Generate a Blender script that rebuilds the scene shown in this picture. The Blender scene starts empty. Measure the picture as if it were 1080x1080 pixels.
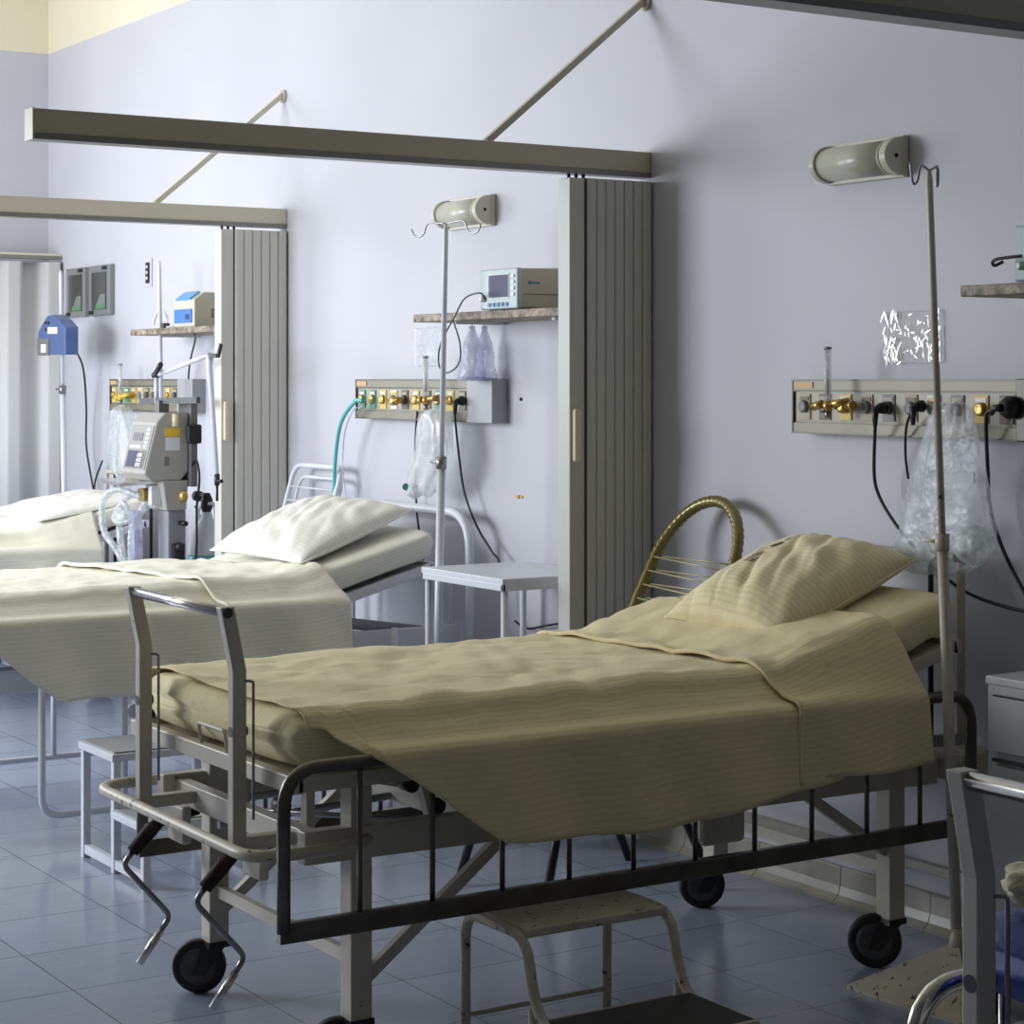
import bpy, bmesh, math, random
from mathutils import Vector, Matrix, noise
PI = math.pi
random.seed(7)
scn = bpy.context.scene
COL = scn.collection
# ------------------------------------------------------------------ camera geometry
F = 2193.0; HZ = 400.0; EYE = 1.6
CAM = Vector((0, -4.284, EYE))
RX = Vector((.53535, .84464, 0)); DV = Vector((-.84464, .53535, 0)); UP = Vector((0, 0, 1))
def ray(px, py):
    return DV + RX*((px-540)/F) + UP*((HZ-py)/F)
def on_y(px, py, y):
    r = ray(px, py); return CAM + r*((y-CAM.y)/r.y)
def on_x(px, py, x):
    r = ray(px, py); return CAM + r*((x-CAM.x)/r.x)
def V(*a): return Vector(a)
# ------------------------------------------------------------------ materials
MAT = {}
def mat(name, col, rough=.5, metal=0, noise_amt=0, noise_scale=8, col2=None, bump=0, bump_scale=60, alpha=1, trans=0,
        coat=0, chips=None, emis=None, spec=None):
    m = bpy.data.materials.new(name); m.use_nodes = True
    nt = m.node_tree; b = nt.nodes['Principled BSDF']
    c4 = (*col, 1)
    b.inputs['Base Color'].default_value = c4
    b.inputs['Roughness'].default_value = rough
    b.inputs['Metallic'].default_value = metal
    b.inputs['Alpha'].default_value = alpha
    b.inputs['Transmission Weight'].default_value = trans
    b.inputs['Coat Weight'].default_value = coat
    if spec is not None: b.inputs['Specular IOR Level'].default_value = spec
    if emis:
        b.inputs['Emission Color'].default_value = (*emis[0], 1); b.inputs['Emission Strength'].default_value = emis[1]
    L = nt.links.new
    tc = nt.nodes.new('ShaderNodeTexCoord')
    last = None
    if noise_amt or col2:
        n = nt.nodes.new('ShaderNodeTexNoise'); n.inputs['Scale'].default_value = noise_scale; n.inputs['Detail'].default_value = 5
        L(tc.outputs['Object'], n.inputs['Vector'])
        mx = nt.nodes.new('ShaderNodeMix'); mx.data_type = 'RGBA'
        mr = nt.nodes.new('ShaderNodeMapRange'); mr.inputs[1].default_value = .35; mr.inputs[2].default_value = .65
        L(n.outputs['Fac'], mr.inputs[0]); L(mr.outputs[0], mx.inputs[0])
        mx.inputs[6].default_value = c4
        mx.inputs[7].default_value = (*(col2 or tuple(max(0, x*(1-noise_amt)) for x in col)), 1)
        L(mx.outputs[2], b.inputs['Base Color']); last = mx.outputs[2]
    if chips:
        n = nt.nodes.new('ShaderNodeTexNoise'); n.inputs['Scale'].default_value = chips[1]; n.inputs['Detail'].default_value = 8
        n.inputs['Roughness'].default_value = .7
        L(tc.outputs['Object'], n.inputs['Vector'])
        mr = nt.nodes.new('ShaderNodeMapRange'); mr.inputs[1].default_value = chips[2]; mr.inputs[2].default_value = chips[2]+.015
        L(n.outputs['Fac'], mr.inputs[0])
        mx = nt.nodes.new('ShaderNodeMix'); mx.data_type = 'RGBA'
        L(mr.outputs[0], mx.inputs[0])
        if last: L(last, mx.inputs[6])
        else: mx.inputs[6].default_value = c4
        mx.inputs[7].default_value = (*chips[0], 1)
        L(mx.outputs[2], b.inputs['Base Color'])
    if bump:
        n = nt.nodes.new('ShaderNodeTexNoise'); n.inputs['Scale'].default_value = bump_scale; n.inputs['Detail'].default_value = 4
        L(tc.outputs['Object'], n.inputs['Vector'])
        bp = nt.nodes.new('ShaderNodeBump'); bp.inputs['Strength'].default_value = bump; bp.inputs['Distance'].default_value = .01
        L(n.outputs['Fac'], bp.inputs['Height']); L(bp.outputs[0], b.inputs['Normal'])
    MAT[name] = m
    return m

def tile_mat(name, size, a, b_, grout, rough=.22, off=(0, 0), gw=.004, plane='XY'):
    """square vinyl tiles in world metres, each with its own tone, thin dark joints and scuffs"""
    m = bpy.data.materials.new(name); m.use_nodes = True; nt = m.node_tree; L = nt.links.new; N = nt.nodes.new
    bs = nt.nodes['Principled BSDF']
    g = N('ShaderNodeNewGeometry'); sp = N('ShaderNodeSeparateXYZ'); L(g.outputs['Position'], sp.inputs[0])
    def mth(op, x, y=None, z=None):
        n = N('ShaderNodeMath'); n.operation = op
        for i, v in enumerate((x, y, z)):
            if v is None: continue
            if isinstance(v, (int, float)): n.inputs[i].default_value = v
            else: L(v, n.inputs[i])
        return n.outputs[0]
    ax = [mth('DIVIDE', mth('ADD', sp.outputs[0], off[0]), size), mth('DIVIDE', mth('ADD', sp.outputs[1], off[1]), size)]
    fr = [mth('FRACT', x) for x in ax]; fl = [mth('FLOOR', x) for x in ax]
    ed = [mth('ABSOLUTE', mth('SUBTRACT', x, .5)) for x in fr]
    mxx = mth('MAXIMUM', ed[0], ed[1])
    line = mth('GREATER_THAN', mxx, .5-gw/size/2)
    cmb = N('ShaderNodeCombineXYZ'); L(fl[0], cmb.inputs[0]); L(fl[1], cmb.inputs[1])
    wn = N('ShaderNodeTexWhiteNoise'); L(cmb.outputs[0], wn.inputs['Vector'])
    ns = N('ShaderNodeTexNoise'); ns.inputs['Scale'].default_value = 3.5; ns.inputs['Detail'].default_value = 8; ns.inputs['Roughness'].default_value = .65
    L(g.outputs['Position'], ns.inputs['Vector'])
    # streaks
    mp = N('ShaderNodeMapping'); mp.inputs['Scale'].default_value = (30, 4, 1); mp.inputs['Rotation'].default_value = (0, 0, .4)
    L(g.outputs['Position'], mp.inputs[0])
    st = N('ShaderNodeTexNoise'); st.inputs['Scale'].default_value = 1.6; st.inputs['Detail'].default_value = 3; L(mp.outputs[0], st.inputs['Vector'])
    fac = mth('ADD', mth('MULTIPLY', wn.outputs['Value'], .35), mth('MULTIPLY', ns.outputs['Fac'], .6))
    fac = mth('ADD', fac, mth('MULTIPLY', mth('SUBTRACT', st.outputs['Fac'], .5), .5))
    m1 = N('ShaderNodeMix'); m1.data_type = 'RGBA'; L(fac, m1.inputs[0]); m1.inputs[6].default_value = (*a, 1); m1.inputs[7].default_value = (*b_, 1)
    scuff = mth('GREATER_THAN', st.outputs['Fac'], .70)
    m15 = N('ShaderNodeMix'); m15.data_type = 'RGBA'; L(mth('MULTIPLY', scuff, .35), m15.inputs[0]); L(m1.outputs[2], m15.inputs[6]); m15.inputs[7].default_value = (*grout, 1)
    m2 = N('ShaderNodeMix'); m2.data_type = 'RGBA'; L(line, m2.inputs[0]); L(m15.outputs[2], m2.inputs[6]); m2.inputs[7].default_value = (*grout, 1)
    L(m2.outputs[2], bs.inputs['Base Color'])
    L(mth('ADD', mth('MULTIPLY', ns.outputs['Fac'], .25), rough-.08), bs.inputs['Roughness'])
    bs.inputs['Specular IOR Level'].default_value = .6
    bp = N('ShaderNodeBump'); bp.inputs['Strength'].default_value = .15; bp.inputs['Distance'].default_value = .01
    L(mth('SUBTRACT', mth('MULTIPLY', wn.outputs['Value'], .05), mth('MULTIPLY', line, .3)), bp.inputs['Height']); L(bp.outputs[0], bs.inputs['Normal'])
    MAT[name] = m

def cloth_mat(name, col, dark, pitch=.0155, amt=.35, rough=.85):
    """striped cotton: stripes follow the first UV axis (metres across the cloth)"""
    m = bpy.data.materials.new(name); m.use_nodes = True; nt = m.node_tree; L = nt.links.new; N = nt.nodes.new
    b = nt.nodes['Principled BSDF']; b.inputs['Roughness'].default_value = rough
    b.inputs['Sheen Weight'].default_value = .15
    uv = N('ShaderNodeTexCoord')
    sp = N('ShaderNodeSeparateXYZ'); L(uv.outputs['UV'], sp.inputs[0])
    mu = N('ShaderNodeMath'); mu.operation = 'MULTIPLY'; mu.inputs[1].default_value = 2*PI/pitch; L(sp.outputs[0], mu.inputs[0])
    sn = N('ShaderNodeMath'); sn.operation = 'SINE'; L(mu.outputs[0], sn.inputs[0])
    mr = N('ShaderNodeMapRange'); mr.inputs[1].default_value = -.2; mr.inputs[2].default_value = 1; mr.inputs[4].default_value = amt; L(sn.outputs[0], mr.inputs[0])
    mx = N('ShaderNodeMix'); mx.data_type = 'RGBA'; L(mr.outputs[0], mx.inputs[0]); mx.inputs[6].default_value = (*col, 1); mx.inputs[7].default_value = (*dark, 1)
    L(mx.outputs[2], b.inputs['Base Color'])
    tc = N('ShaderNodeTexCoord'); n = N('ShaderNodeTexNoise'); n.inputs['Scale'].default_value = 14; n.inputs['Detail'].default_value = 6
    mp = N('ShaderNodeMapping'); mp.inputs['Scale'].default_value = (1, .45, 1); mp.inputs['Rotation'].default_value = (0, 0, .5)
    L(tc.outputs['Object'], mp.inputs[0]); L(mp.outputs[0], n.inputs['Vector'])
    bp = N('ShaderNodeBump'); bp.inputs['Strength'].default_value = .35; bp.inputs['Distance'].default_value = .02
    L(n.outputs['Fac'], bp.inputs['Height']); L(bp.outputs[0], b.inputs['Normal'])
    MAT[name] = m

def granite_mat():
    m = bpy.data.materials.new('granite'); m.use_nodes = True; nt = m.node_tree; L = nt.links.new; N = nt.nodes.new
    b = nt.nodes['Principled BSDF']; b.inputs['Roughness'].default_value = .55
    tc = N('ShaderNodeTexCoord'); n = N('ShaderNodeTexNoise'); n.inputs['Scale'].default_value = 20; n.inputs['Detail'].default_value = 9; n.inputs['Roughness'].default_value = .75
    L(tc.outputs['Object'], n.inputs['Vector'])
    r = N('ShaderNodeValToRGB'); L(n.outputs['Fac'], r.inputs[0])
    e = r.color_ramp.elements; e[0].position = .36; e[0].color = (.02, .017, .012, 1); e[1].position = .64; e[1].color = (.50, .43, .31, 1)
    k = e.new(.48); k.color = (.19, .15, .10, 1)
    L(r.outputs[0], b.inputs['Base Color']); MAT['granite'] = m

def thin_mat(name, tint, opac, rough=.3, wr=20, gloss=.12):
    """thin clear plastic: mostly see-through with glossy wrinkled glints"""
    m = bpy.data.materials.new(name); m.use_nodes = True; nt = m.node_tree; L = nt.links.new; N = nt.nodes.new
    out = nt.nodes['Material Output']; nt.nodes.remove(nt.nodes['Principled BSDF'])
    tr = N('ShaderNodeBsdfTransparent'); tr.inputs[0].default_value = (*[.9+.1*t for t in tint], 1)
    df = N('ShaderNodeBsdfDiffuse'); df.inputs[0].default_value = (*tint, 1)
    gl = N('ShaderNodeBsdfGlossy'); gl.inputs['Roughness'].default_value = rough; gl.inputs[0].default_value = (.95, .96, 1, 1)
    tl = N('ShaderNodeBsdfTranslucent'); tl.inputs[0].default_value = (*tint, 1)
    a0 = N('ShaderNodeAddShader'); 
    m0 = N('ShaderNodeMixShader'); m0.inputs[0].default_value = .4; L(df.outputs[0], m0.inputs[1]); L(tl.outputs[0], m0.inputs[2])
    m1 = N('ShaderNodeMixShader'); m1.inputs[0].default_value = gloss; L(m0.outputs[0], m1.inputs[1]); L(gl.outputs[0], m1.inputs[2])
    tc = N('ShaderNodeTexCoord'); n = N('ShaderNodeTexNoise'); n.inputs['Scale'].default_value = wr; n.inputs['Detail'].default_value = 5
    L(tc.outputs['Object'], n.inputs['Vector'])
    mr = N('ShaderNodeMapRange'); mr.inputs[1].default_value = .35; mr.inputs[2].default_value = .7; mr.inputs[3].default_value = opac*.5; mr.inputs[4].default_value = min(1, opac*1.6)
    L(n.outputs['Fac'], mr.inputs[0])
    m2 = N('ShaderNodeMixShader'); L(mr.outputs[0], m2.inputs[0]); L(tr.outputs[0], m2.inputs[1]); L(m1.outputs[0], m2.inputs[2])
    bp = N('ShaderNodeBump'); bp.inputs['Strength'].default_value = .8; bp.inputs['Distance'].default_value = .02; L(n.outputs['Fac'], bp.inputs['Height'])
    L(bp.outputs[0], gl.inputs['Normal']); L(bp.outputs[0], df.inputs['Normal'])
    L(m2.outputs[0], out.inputs[0]); MAT[name] = m

mat('wall', (.56, .56, .61), .55, noise_amt=.05, noise_scale=1.6, bump=.08, bump_scale=5)
mat('wall_dim', (.36, .36, .38), .6)  # for the unseen walls, coloured darker to lower the fill light
mat('wall_cream', (.78, .72, .56), .6, noise_amt=.04, noise_scale=2)
mat('ceiling', (.72, .68, .55), .7)
tile_mat('floor', .385, (.36, .41, .52), (.24, .28, .37), (.06, .065, .08), rough=.16, off=(.21, .03))
mat('skirting', (.36, .345, .285), .35, noise_amt=.25, noise_scale=6, chips=((.12, .10, .07), 25, .70))
mat('joint', (.10, .09, .07), .7)
mat('cream_paint', (.60, .56, .46), .38, noise_amt=.10, noise_scale=9, chips=((.10, .05, .025), 22, .665))
mat('cream_worn', (.60, .55, .42), .4, noise_amt=.14, noise_scale=9, chips=((.07, .035, .02), 30, .60))
mat('cream_pole', (.60, .56, .46), .4, noise_amt=.12, noise_scale=9, chips=((.035, .025, .02), 34, .635))
mat('bone_paint', (.54, .53, .49), .4, noise_amt=.08, noise_scale=8)
mat('white_paint', (.72, .74, .80), .35, noise_amt=.05, noise_scale=9)
mat('rail_dark', (.165, .15, .125), .28, metal=.75, noise_amt=.3, noise_scale=12)
mat('chrome', (.72, .70, .66), .16, metal=1, noise_amt=.12, noise_scale=20)
mat('steel', (.34, .34, .35), .3, metal=.9, noise_amt=.2, noise_scale=20)
mat('black', (.012, .012, .014), .45)
mat('black_rubber', (.018, .018, .02), .6, noise_amt=.3, noise_scale=30)
mat('hub', (.09, .09, .10), .45, noise_amt=.3, noise_scale=20)
mat('rust', (.035, .02, .014), .7, metal=.3, noise_amt=.5, noise_scale=30)
mat('pvc', (.54, .535, .49), .42, noise_amt=.03, noise_scale=3)
mat('rail_pvc', (.66, .64, .57), .42)
mat('pvc_dark', (.06, .06, .055), .6)
mat('rail_beige', (.50, .475, .37), .4, noise_amt=.04, noise_scale=3)
mat('rail_beige_lit', (.70, .65, .52), .4, noise_amt=.04, noise_scale=3)  # beige rail again, lightened for bounce from the bright bay wall
mat('pvc_white', (.68, .69, .70), .5)
mat('rail_lip', (.24, .24, .22), .3, metal=.4)
mat('handle_cream', (.72, .64, .44), .4)
mat('panel_body', (.25, .235, .175), .45, metal=.2, noise_amt=.15, noise_scale=5)
mat('panel_face', (.36, .335, .235), .4, noise_amt=.08, noise_scale=10)
mat('panel_grey', (.36, .37, .39), .45)
mat('edge_dark', (.09, .085, .07), .4, metal=.5)
mat('sock_beige', (.42, .36, .25), .5); mat('sock_yellow', (.70, .50, .08), .45); mat('sock_green', (.05, .28, .20), .45)
mat('sock_grey', (.22, .22, .22), .5); mat('sock_brown', (.16, .12, .08), .5); mat('sock_white', (.68, .68, .62), .4)
mat('brass', (.55, .38, .12), .3, metal=.8, noise_amt=.2, noise_scale=40)
mat('teal', (.12, .50, .50), .3); mat('sticker_orange', (.65, .38, .16), .5)
mat('lamp_body', (.62, .60, .50), .4); mat('lamp_glass', (.56, .56, .47), .3, noise_amt=.06, noise_scale=6, spec=.6)
granite_mat()
mat('monitor_body', (.56, .53, .43), .45, noise_amt=.04, noise_scale=8); mat('monitor_bezel', (.50, .60, .62), .4)
mat('screen', (.05, .055, .12), .4, spec=.25); mat('button_blue', (.06, .20, .42), .4); mat('button_white', (.75, .78, .78), .4)
mat('blue_plastic', (.07, .125, .30), .35, noise_amt=.12, noise_scale=20); mat('blue_bright', (.03, .17, .60), .35); mat('blue_light', (.12, .36, .70), .35)
mat('vent_body', (.40, .39, .36), .45, noise_amt=.05, noise_scale=9); mat('vent_dark', (.16, .16, .16), .5); mat('vent_face', (.30, .30, .28), .5)
mat('yellow_label', (.80, .52, .03), .5); mat('white_label', (.72, .74, .78), .5)
mat('grey_column', (.30, .30, .34), .45)
mat('cabinet', (.50, .51, .53), .4, noise_amt=.05, noise_scale=4)
mat('mattress_blue', (.012, .035, .30), .35, noise_amt=.3, noise_scale=6, bump=.3, bump_scale=15)
mat('towel', (.66, .62, .46), .9, bump=.5, bump_scale=60)
mat('gold_cord', (.19, .155, .035), .3, metal=.25, coat=.4); mat('gold_string', (.42, .37, .20), .4, metal=.3)
mat('glint', (.55, .53, .49), .36, metal=1)
mat('window_frame', (.7, .7, .7), .4); mat('box_glass', (.045, .05, .05), .1, spec=.8); mat('box_frame', (.26, .27, .27), .4, metal=.3); mat('green_reflect_tint', (.10, .25, .11), .4)
mat('ink', (.03, .03, .04), .8)
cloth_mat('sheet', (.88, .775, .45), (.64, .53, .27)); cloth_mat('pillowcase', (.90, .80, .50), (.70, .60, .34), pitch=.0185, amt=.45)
cloth_mat('sheet_lit', (.94, .91, .77), (.78, .74, .54)); cloth_mat('pillow_lit', (.94, .93, .86), (.76, .74, .62), pitch=.0185)  # lit copies of the yellow cloth, bright daylight put into the colour
cloth_mat('fitted', (.84, .76, .44), (.66, .57, .30)); cloth_mat('fitted_lit', (.90, .89, .78), (.66, .64, .48), pitch=.018)  # second one is the same cover with daylight brightness mixed in
thin_mat('plastic_film', (.85, .88, .92), .30, wr=14)
thin_mat('plastic_bag', (.80, .84, .86), .30, wr=9)
thin_mat('plastic_milky', (.86, .88, .90), .55, wr=7)
thin_mat('plastic_tube', (.80, .84, .84), .55, wr=30)
thin_mat('plastic_lilac', (.62, .62, .80), .45, wr=18)
thin_mat('crinkle', (.95, .94, .92), .10, rough=.08, wr=45)

# ------------------------------------------------------------------ mesh builder
def fillet(pts, r, n=6, closed=False):
    pts = [Vector(p) for p in pts]; out = []; N = len(pts)
    for i, p in enumerate(pts):
        if not closed and i in (0, N-1): out.append(p); continue
        a = pts[i-1]; b = pts[(i+1) % N]
        da = (a-p); db = (b-p); la = da.length; lb = db.length
        rr = min(r, la*.48, lb*.48)
        pa = p+da.normalized()*rr; pb = p+db.normalized()*rr
        for k in range(n+1):
            t = k/n; out.append(pa*(1-t)**2 + p*2*t*(1-t) + pb*t*t)
    return out
def catmull(pts, n=8, closed=False):
    P = [Vector(p) for p in pts]; out = []; N = len(P)
    rng = N if closed else N-1
    for i in range(rng):
        p0 = P[(i-1) % N] if closed or i > 0 else P[0]*2-P[1]
        p1 = P[i]; p2 = P[(i+1) % N]
        p3 = P[(i+2) % N] if closed or i+2 < N else P[-1]*2-P[-2]
        for k in range(n):
            t = k/n
            out.append(.5*((2*p1)+(p2-p0)*t+(2*p0-5*p1+4*p2-p3)*t*t+(3*p1-p0-3*p2+p3)*t**3))
    if not closed: out.append(P[-1])
    return out
class MB:
    def __init__(s): s.bm = bmesh.new()
    def faces(s, vs, fs, smooth=False):
        bv = [s.bm.verts.new(v) for v in vs]
        for f in fs:
            try: fc = s.bm.faces.new([bv[i] for i in f]); fc.smooth = smooth
            except ValueError: pass
        return s
    def box(s, c, d, M=None):
        c = Vector(c); h = Vector(d)/2; vs = []
        for x in (-1, 1):
            for y in (-1, 1):
                for z in (-1, 1):
                    v = Vector((x*h.x, y*h.y, z*h.z))
                    vs.append(c+(M @ v if M else v))
        return s.faces(vs, [(0,1,3,2),(4,6,7,5),(0,4,5,1),(2,3,7,6),(0,2,6,4),(1,5,7,3)])
    def span(s, a, b):
        a = Vector(a); b = Vector(b); return s.box((a+b)/2, [abs(b[i]-a[i]) for i in range(3)])
    def bar(s, p0, p1, w, h, up=(0, 0, 1)):
        p0 = Vector(p0); p1 = Vector(p1); d = (p1-p0); L = d.length; d.normalize(); up = Vector(up)
        side = d.cross(up)
        if side.length < 1e-4: side = d.cross(Vector((1, 0, 0)))
        side.normalize(); u2 = side.cross(d)
        M = Matrix((side, d, u2)).transposed()
        return s.box((p0+p1)/2, (w, L, h), M)
    def tube(s, pts, r, seg=10, closed=False, flat=None):
        P = [Vector(p) for p in pts]; N = len(P)
        R = r if isinstance(r, (list, tuple)) else [r]*N
        T = []
        for i in range(N):
            a = P[i-1] if (i > 0 or closed) else P[i]; b = P[(i+1) % N] if (i < N-1 or closed) else P[i]
            t = (b-a); T.append(t.normalized() if t.length > 1e-9 else (T[-1] if T else Vector((0, 0, 1))))
        n = T[0].orthogonal().normalized(); rings = []
        for i in range(N):
            n = (n - T[i]*n.dot(T[i]))
            n = n.normalized() if n.length > 1e-6 else T[i].orthogonal().normalized()
            b = T[i].cross(n)
            rings.append([s.bm.verts.new(P[i]+(n*math.cos(2*PI*k/seg)+b*math.sin(2*PI*k/seg))*R[i]) for k in range(seg)])
        for i in range(N if closed else N-1):
            A = rings[i]; B = rings[(i+1) % N]
            off = 0
            if closed and i == N-1:
                off = min(range(seg), key=lambda o: sum((A[k].co-B[(k+o) % seg].co).length for k in range(seg)))
            for k in range(seg):
                f = s.bm.faces.new((A[k], A[(k+1) % seg], B[(k+1+off) % seg], B[(k+off) % seg])); f.smooth = True
        if not closed:
            s.bm.faces.new(rings[0][::-1]); s.bm.faces.new(rings[-1])
        return s
    def cyl(s, p0, p1, r, r2=None, seg=16):
        return s.tube([p0, p1], [r, r if r2 is None else r2], seg)
    def lathe(s, prof, o, axis=(0, 0, 1), seg=24):
        o = Vector(o); ax = Vector(axis).normalized(); n = ax.orthogonal().normalized(); b = ax.cross(n); rings = []
        for r, z in prof:
            rings.append([s.bm.verts.new(o+ax*z+(n*math.cos(2*PI*k/seg)+b*math.sin(2*PI*k/seg))*max(r, 1e-4)) for k in range(seg)])
        for A, B in zip(rings, rings[1:]):
            for k in range(seg):
                f = s.bm.faces.new((A[k], A[(k+1) % seg], B[(k+1) % seg], B[k])); f.smooth = True
        s.bm.faces.new(rings[0][::-1]); s.bm.faces.new(rings[-1])
        return s
    def prism(s, poly, ext, smooth=False):
        P = [Vector(p) for p in poly]; E = Vector(ext); n = len(P)
        return s.faces(P+[p+E for p in P], [tuple(range(n))[::-1], tuple(range(n, 2*n))]+[(i, (i+1) % n, n+(i+1) % n, n+i) for i in range(n)], smooth)
    def grid(s, fn, nu, nv, uvfn=None, smooth=True):
        uvl = (s.bm.loops.layers.uv.get('UVMap') or s.bm.loops.layers.uv.new('UVMap')) if uvfn else None
        g = [[s.bm.verts.new(fn(i/nu, j/nv)) for j in range(nv+1)] for i in range(nu+1)]
        for i in range(nu):
            for j in range(nv):
                f = s.bm.faces.new((g[i][j], g[i+1][j], g[i+1][j+1], g[i][j+1])); f.smooth = smooth
                if uvl:
                    for lp, (a, b) in zip(f.loops, ((i, j), (i+1, j), (i+1, j+1), (i, j+1))):
                        lp[uvl].uv = uvfn(a/nu, b/nv)
        return s
    def split(s, name, m, parent=None, bevel=0):
        """every loose piece becomes a mesh object of its own"""
        bm = s.bm; bm.verts.index_update(); seen = set(); out = []
        for v in list(bm.verts):
            if v in seen: continue
            st = [v]; comp = []; seen.add(v)
            while st:
                a = st.pop(); comp.append(a)
                for e in a.link_edges:
                    b = e.other_vert(a)
                    if b not in seen: seen.add(b); st.append(b)
            idx = {a: i for i, a in enumerate(comp)}; fs = {f for a in comp for f in a.link_faces}
            q = MB(); vs = [q.bm.verts.new(a.co) for a in comp]
            for f in fs:
                nf = q.bm.faces.new([vs[idx[a]] for a in f.verts]); nf.smooth = f.smooth
            out.append(q.build(name, m, parent, bevel))
        bm.free(); return out
    def build(s, name, m, parent=None, bevel=0, solid=0, sub=0, recalc=True):
        if recalc: bmesh.ops.recalc_face_normals(s.bm, faces=s.bm.faces)
        me = bpy.data.meshes.new(name); s.bm.to_mesh(me); s.bm.free()
        o = bpy.data.objects.new(name, me); COL.objects.link(o)
        me.materials.append(MAT[m] if isinstance(m, str) else m)
        if parent: o.parent = parent
        if solid:
            md = o.modifiers.new('solid', 'SOLIDIFY'); md.thickness = solid; md.offset = 0
        if bevel:
            md = o.modifiers.new('bevel', 'BEVEL'); md.width = bevel; md.segments = 2; md.limit_method = 'ANGLE'; md.angle_limit = math.radians(40)
        if sub:
            md = o.modifiers.new('sub', 'SUBSURF'); md.levels = sub; md.render_levels = sub
        return o
def tag(o, label=None, cat=None, group=None, kind=None):
    if label: o['label'] = label
    if cat: o['category'] = cat
    if group: o['group'] = group
    if kind: o['kind'] = kind
    return o
def thing(name, loc, label, cat, group=None, rz=0):
    o = bpy.data.objects.new(name, None); COL.objects.link(o); o.location = loc; o.rotation_euler = (0, 0, rz)
    o.empty_display_size = .1
    return tag(o, label, cat, group)
def nz(x, y, z=0, s=1.0): return noise.noise(Vector((x*s, y*s, z)))

# ------------------------------------------------------------------ the room
XL, XR, YF, ZC = -11.9, 2.2, -5.1, 4.3
tag(MB().span((XL-.2, 0, -.1), (XR, .2, 3.53)).build('wall_back', 'wall'), kind='structure')
tag(MB().span((XL-.2, 0, 3.53), (XR, .2, ZC)).build('trim_1', 'wall_cream'), kind='structure')
wl = MB()
wl.span((XL-.2, YF, -.1), (XL, -4.5, 3.53)).span((XL-.2, -2.1, -.1), (XL, 0, 3.53)).span((XL-.2, -4.5, -.1), (XL, -2.1, .9)).span((XL-.2, -4.5, 3.2), (XL, -2.1, 3.53))
tag(wl.build('wall_left', 'wall'), kind='structure')
tag(MB().span((XL-.2, YF, 3.53), (XL, 0, ZC)).build('trim_2', 'wall_cream'), kind='structure')
wf = MB()
wf.span((XL, YF-.2, -.1), (-10.5, YF, ZC)).span((-7.7, YF-.2, -.1), (XR, YF, ZC)).span((-10.5, YF-.2, -.1), (-7.7, YF, .9)).span((-10.5, YF-.2, 3.2), (-7.7, YF, ZC))
tag(wf.build('wall_front', 'wall_dim'), kind='structure')
tag(MB().span((XR, YF-.2, -.1), (XR+.2, .2, ZC)).build('wall_right', 'wall_dim'), kind='structure')
tag(MB().span((XL-.2, YF-.2, -.12), (XR+.2, .2, 0)).build('floor', 'floor'), kind='structure')
tag(MB().span((XL-.2, YF-.2, ZC), (XR+.2, .2, ZC+.1)).build('ceiling', 'ceiling'), kind='structure')
# windows (out of view, they light the room)
def window(name, a, b, axis):
    w = MB(); a = Vector(a); b = Vector(b)
    n = 4
    for i in range(n+1):
        t = i/n; p = a.lerp(Vector((b.x, b.y, a.z)), t)
        w.bar(p, (p.x, p.y, b.z), .05, .05)
    for z in (a.z+.02, a.z+.75*(b.z-a.z), b.z-.02):
        w.bar((a.x, a.y, z), (b.x, b.y, z), .05, .05)
    tag(w.build(name, 'window_frame'), kind='structure')
window('window_1', (XL-.1, -4.48, .92), (XL-.1, -2.12, 3.18), 'x')
window('window_2', (-10.48, YF-.1, .92), (-7.72, YF-.1, 3.18), 'y')
# coved skirting of short tiles along the back wall and left wall
def skirting(name, p0, p1, inward, n, seed):
    m = MB(); p0 = Vector(p0); p1 = Vector(p1); iw = Vector(inward); d = (p1-p0)/n
    for i in range(n):
        a = p0+d*i+d*.004; b = p0+d*(i+1)-d*.004
        prof = [(0, 0), (.050, 0), (.040, .006), (.026, .020), (.018, .045), (.016, .098), (.012, .104), (0, .104)]
        m.prism([a+iw*x+UP*z for x, z in prof], b-a)
    o = m.build(name, 'skirting'); tag(o, kind='structure'); return o
skirting('baseboard_back', (XL, 0, 0), (XR, 0, 0), (0, -1, 0), 36, 1)
skirting('baseboard_left', (XL, YF, 0), (XL, 0, 0), (1, 0, 0), 17, 2)
# ledge conduit low on the wall above the skirting
cd = MB(); cd.span((-5.75, -.028, .165), (-4.1, 0, .19)); tag(cd.build('trim_3', 'skirting'), kind='structure')

# ------------------------------------------------------------------ curtain rails and folding partitions
def curtain_rail(x, y0, strut, label, h=.09, cm='rail_beige'):
    t = thing('curtain_rail', (x, 0, 2.30), label, 'curtain rail')
    m = MB(); m.span((-.03, y0, .018), (.03, -.002, h)); m.build('rail_profile', cm, t, bevel=.002)
    m = MB(); m.span((-.034, y0, 0), (.034, -.002, .018)); m.build('lower_lip', 'rail_lip', t)
    m = MB(); m.span((-.036, y0-.006, -.002), (.036, y0, h+.002)); m.build('end_cap', cm, t, bevel=.002)
    if strut:
        a = V(0, strut, .09); b = V(0, -.006, .625)
        MB().bar(a, b, .022, .022).build('support_strut', cm, t)
        MB().cyl((0, -.012, .615), (0, -.001, .615), .03).build('wall_flange', 'rail_beige', t)
    return t
curtain_rail(-5.885, -2.22, -.655, 'dull beige ceiling-height curtain rail with strut, nearest fully visible one, over the yellow bed')
curtain_rail(-8.74, -2.35, -.64, 'lit-toned beige curtain rail with strut over the sunlit bed, above the middle folding curtain', cm='rail_beige_lit')
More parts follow.
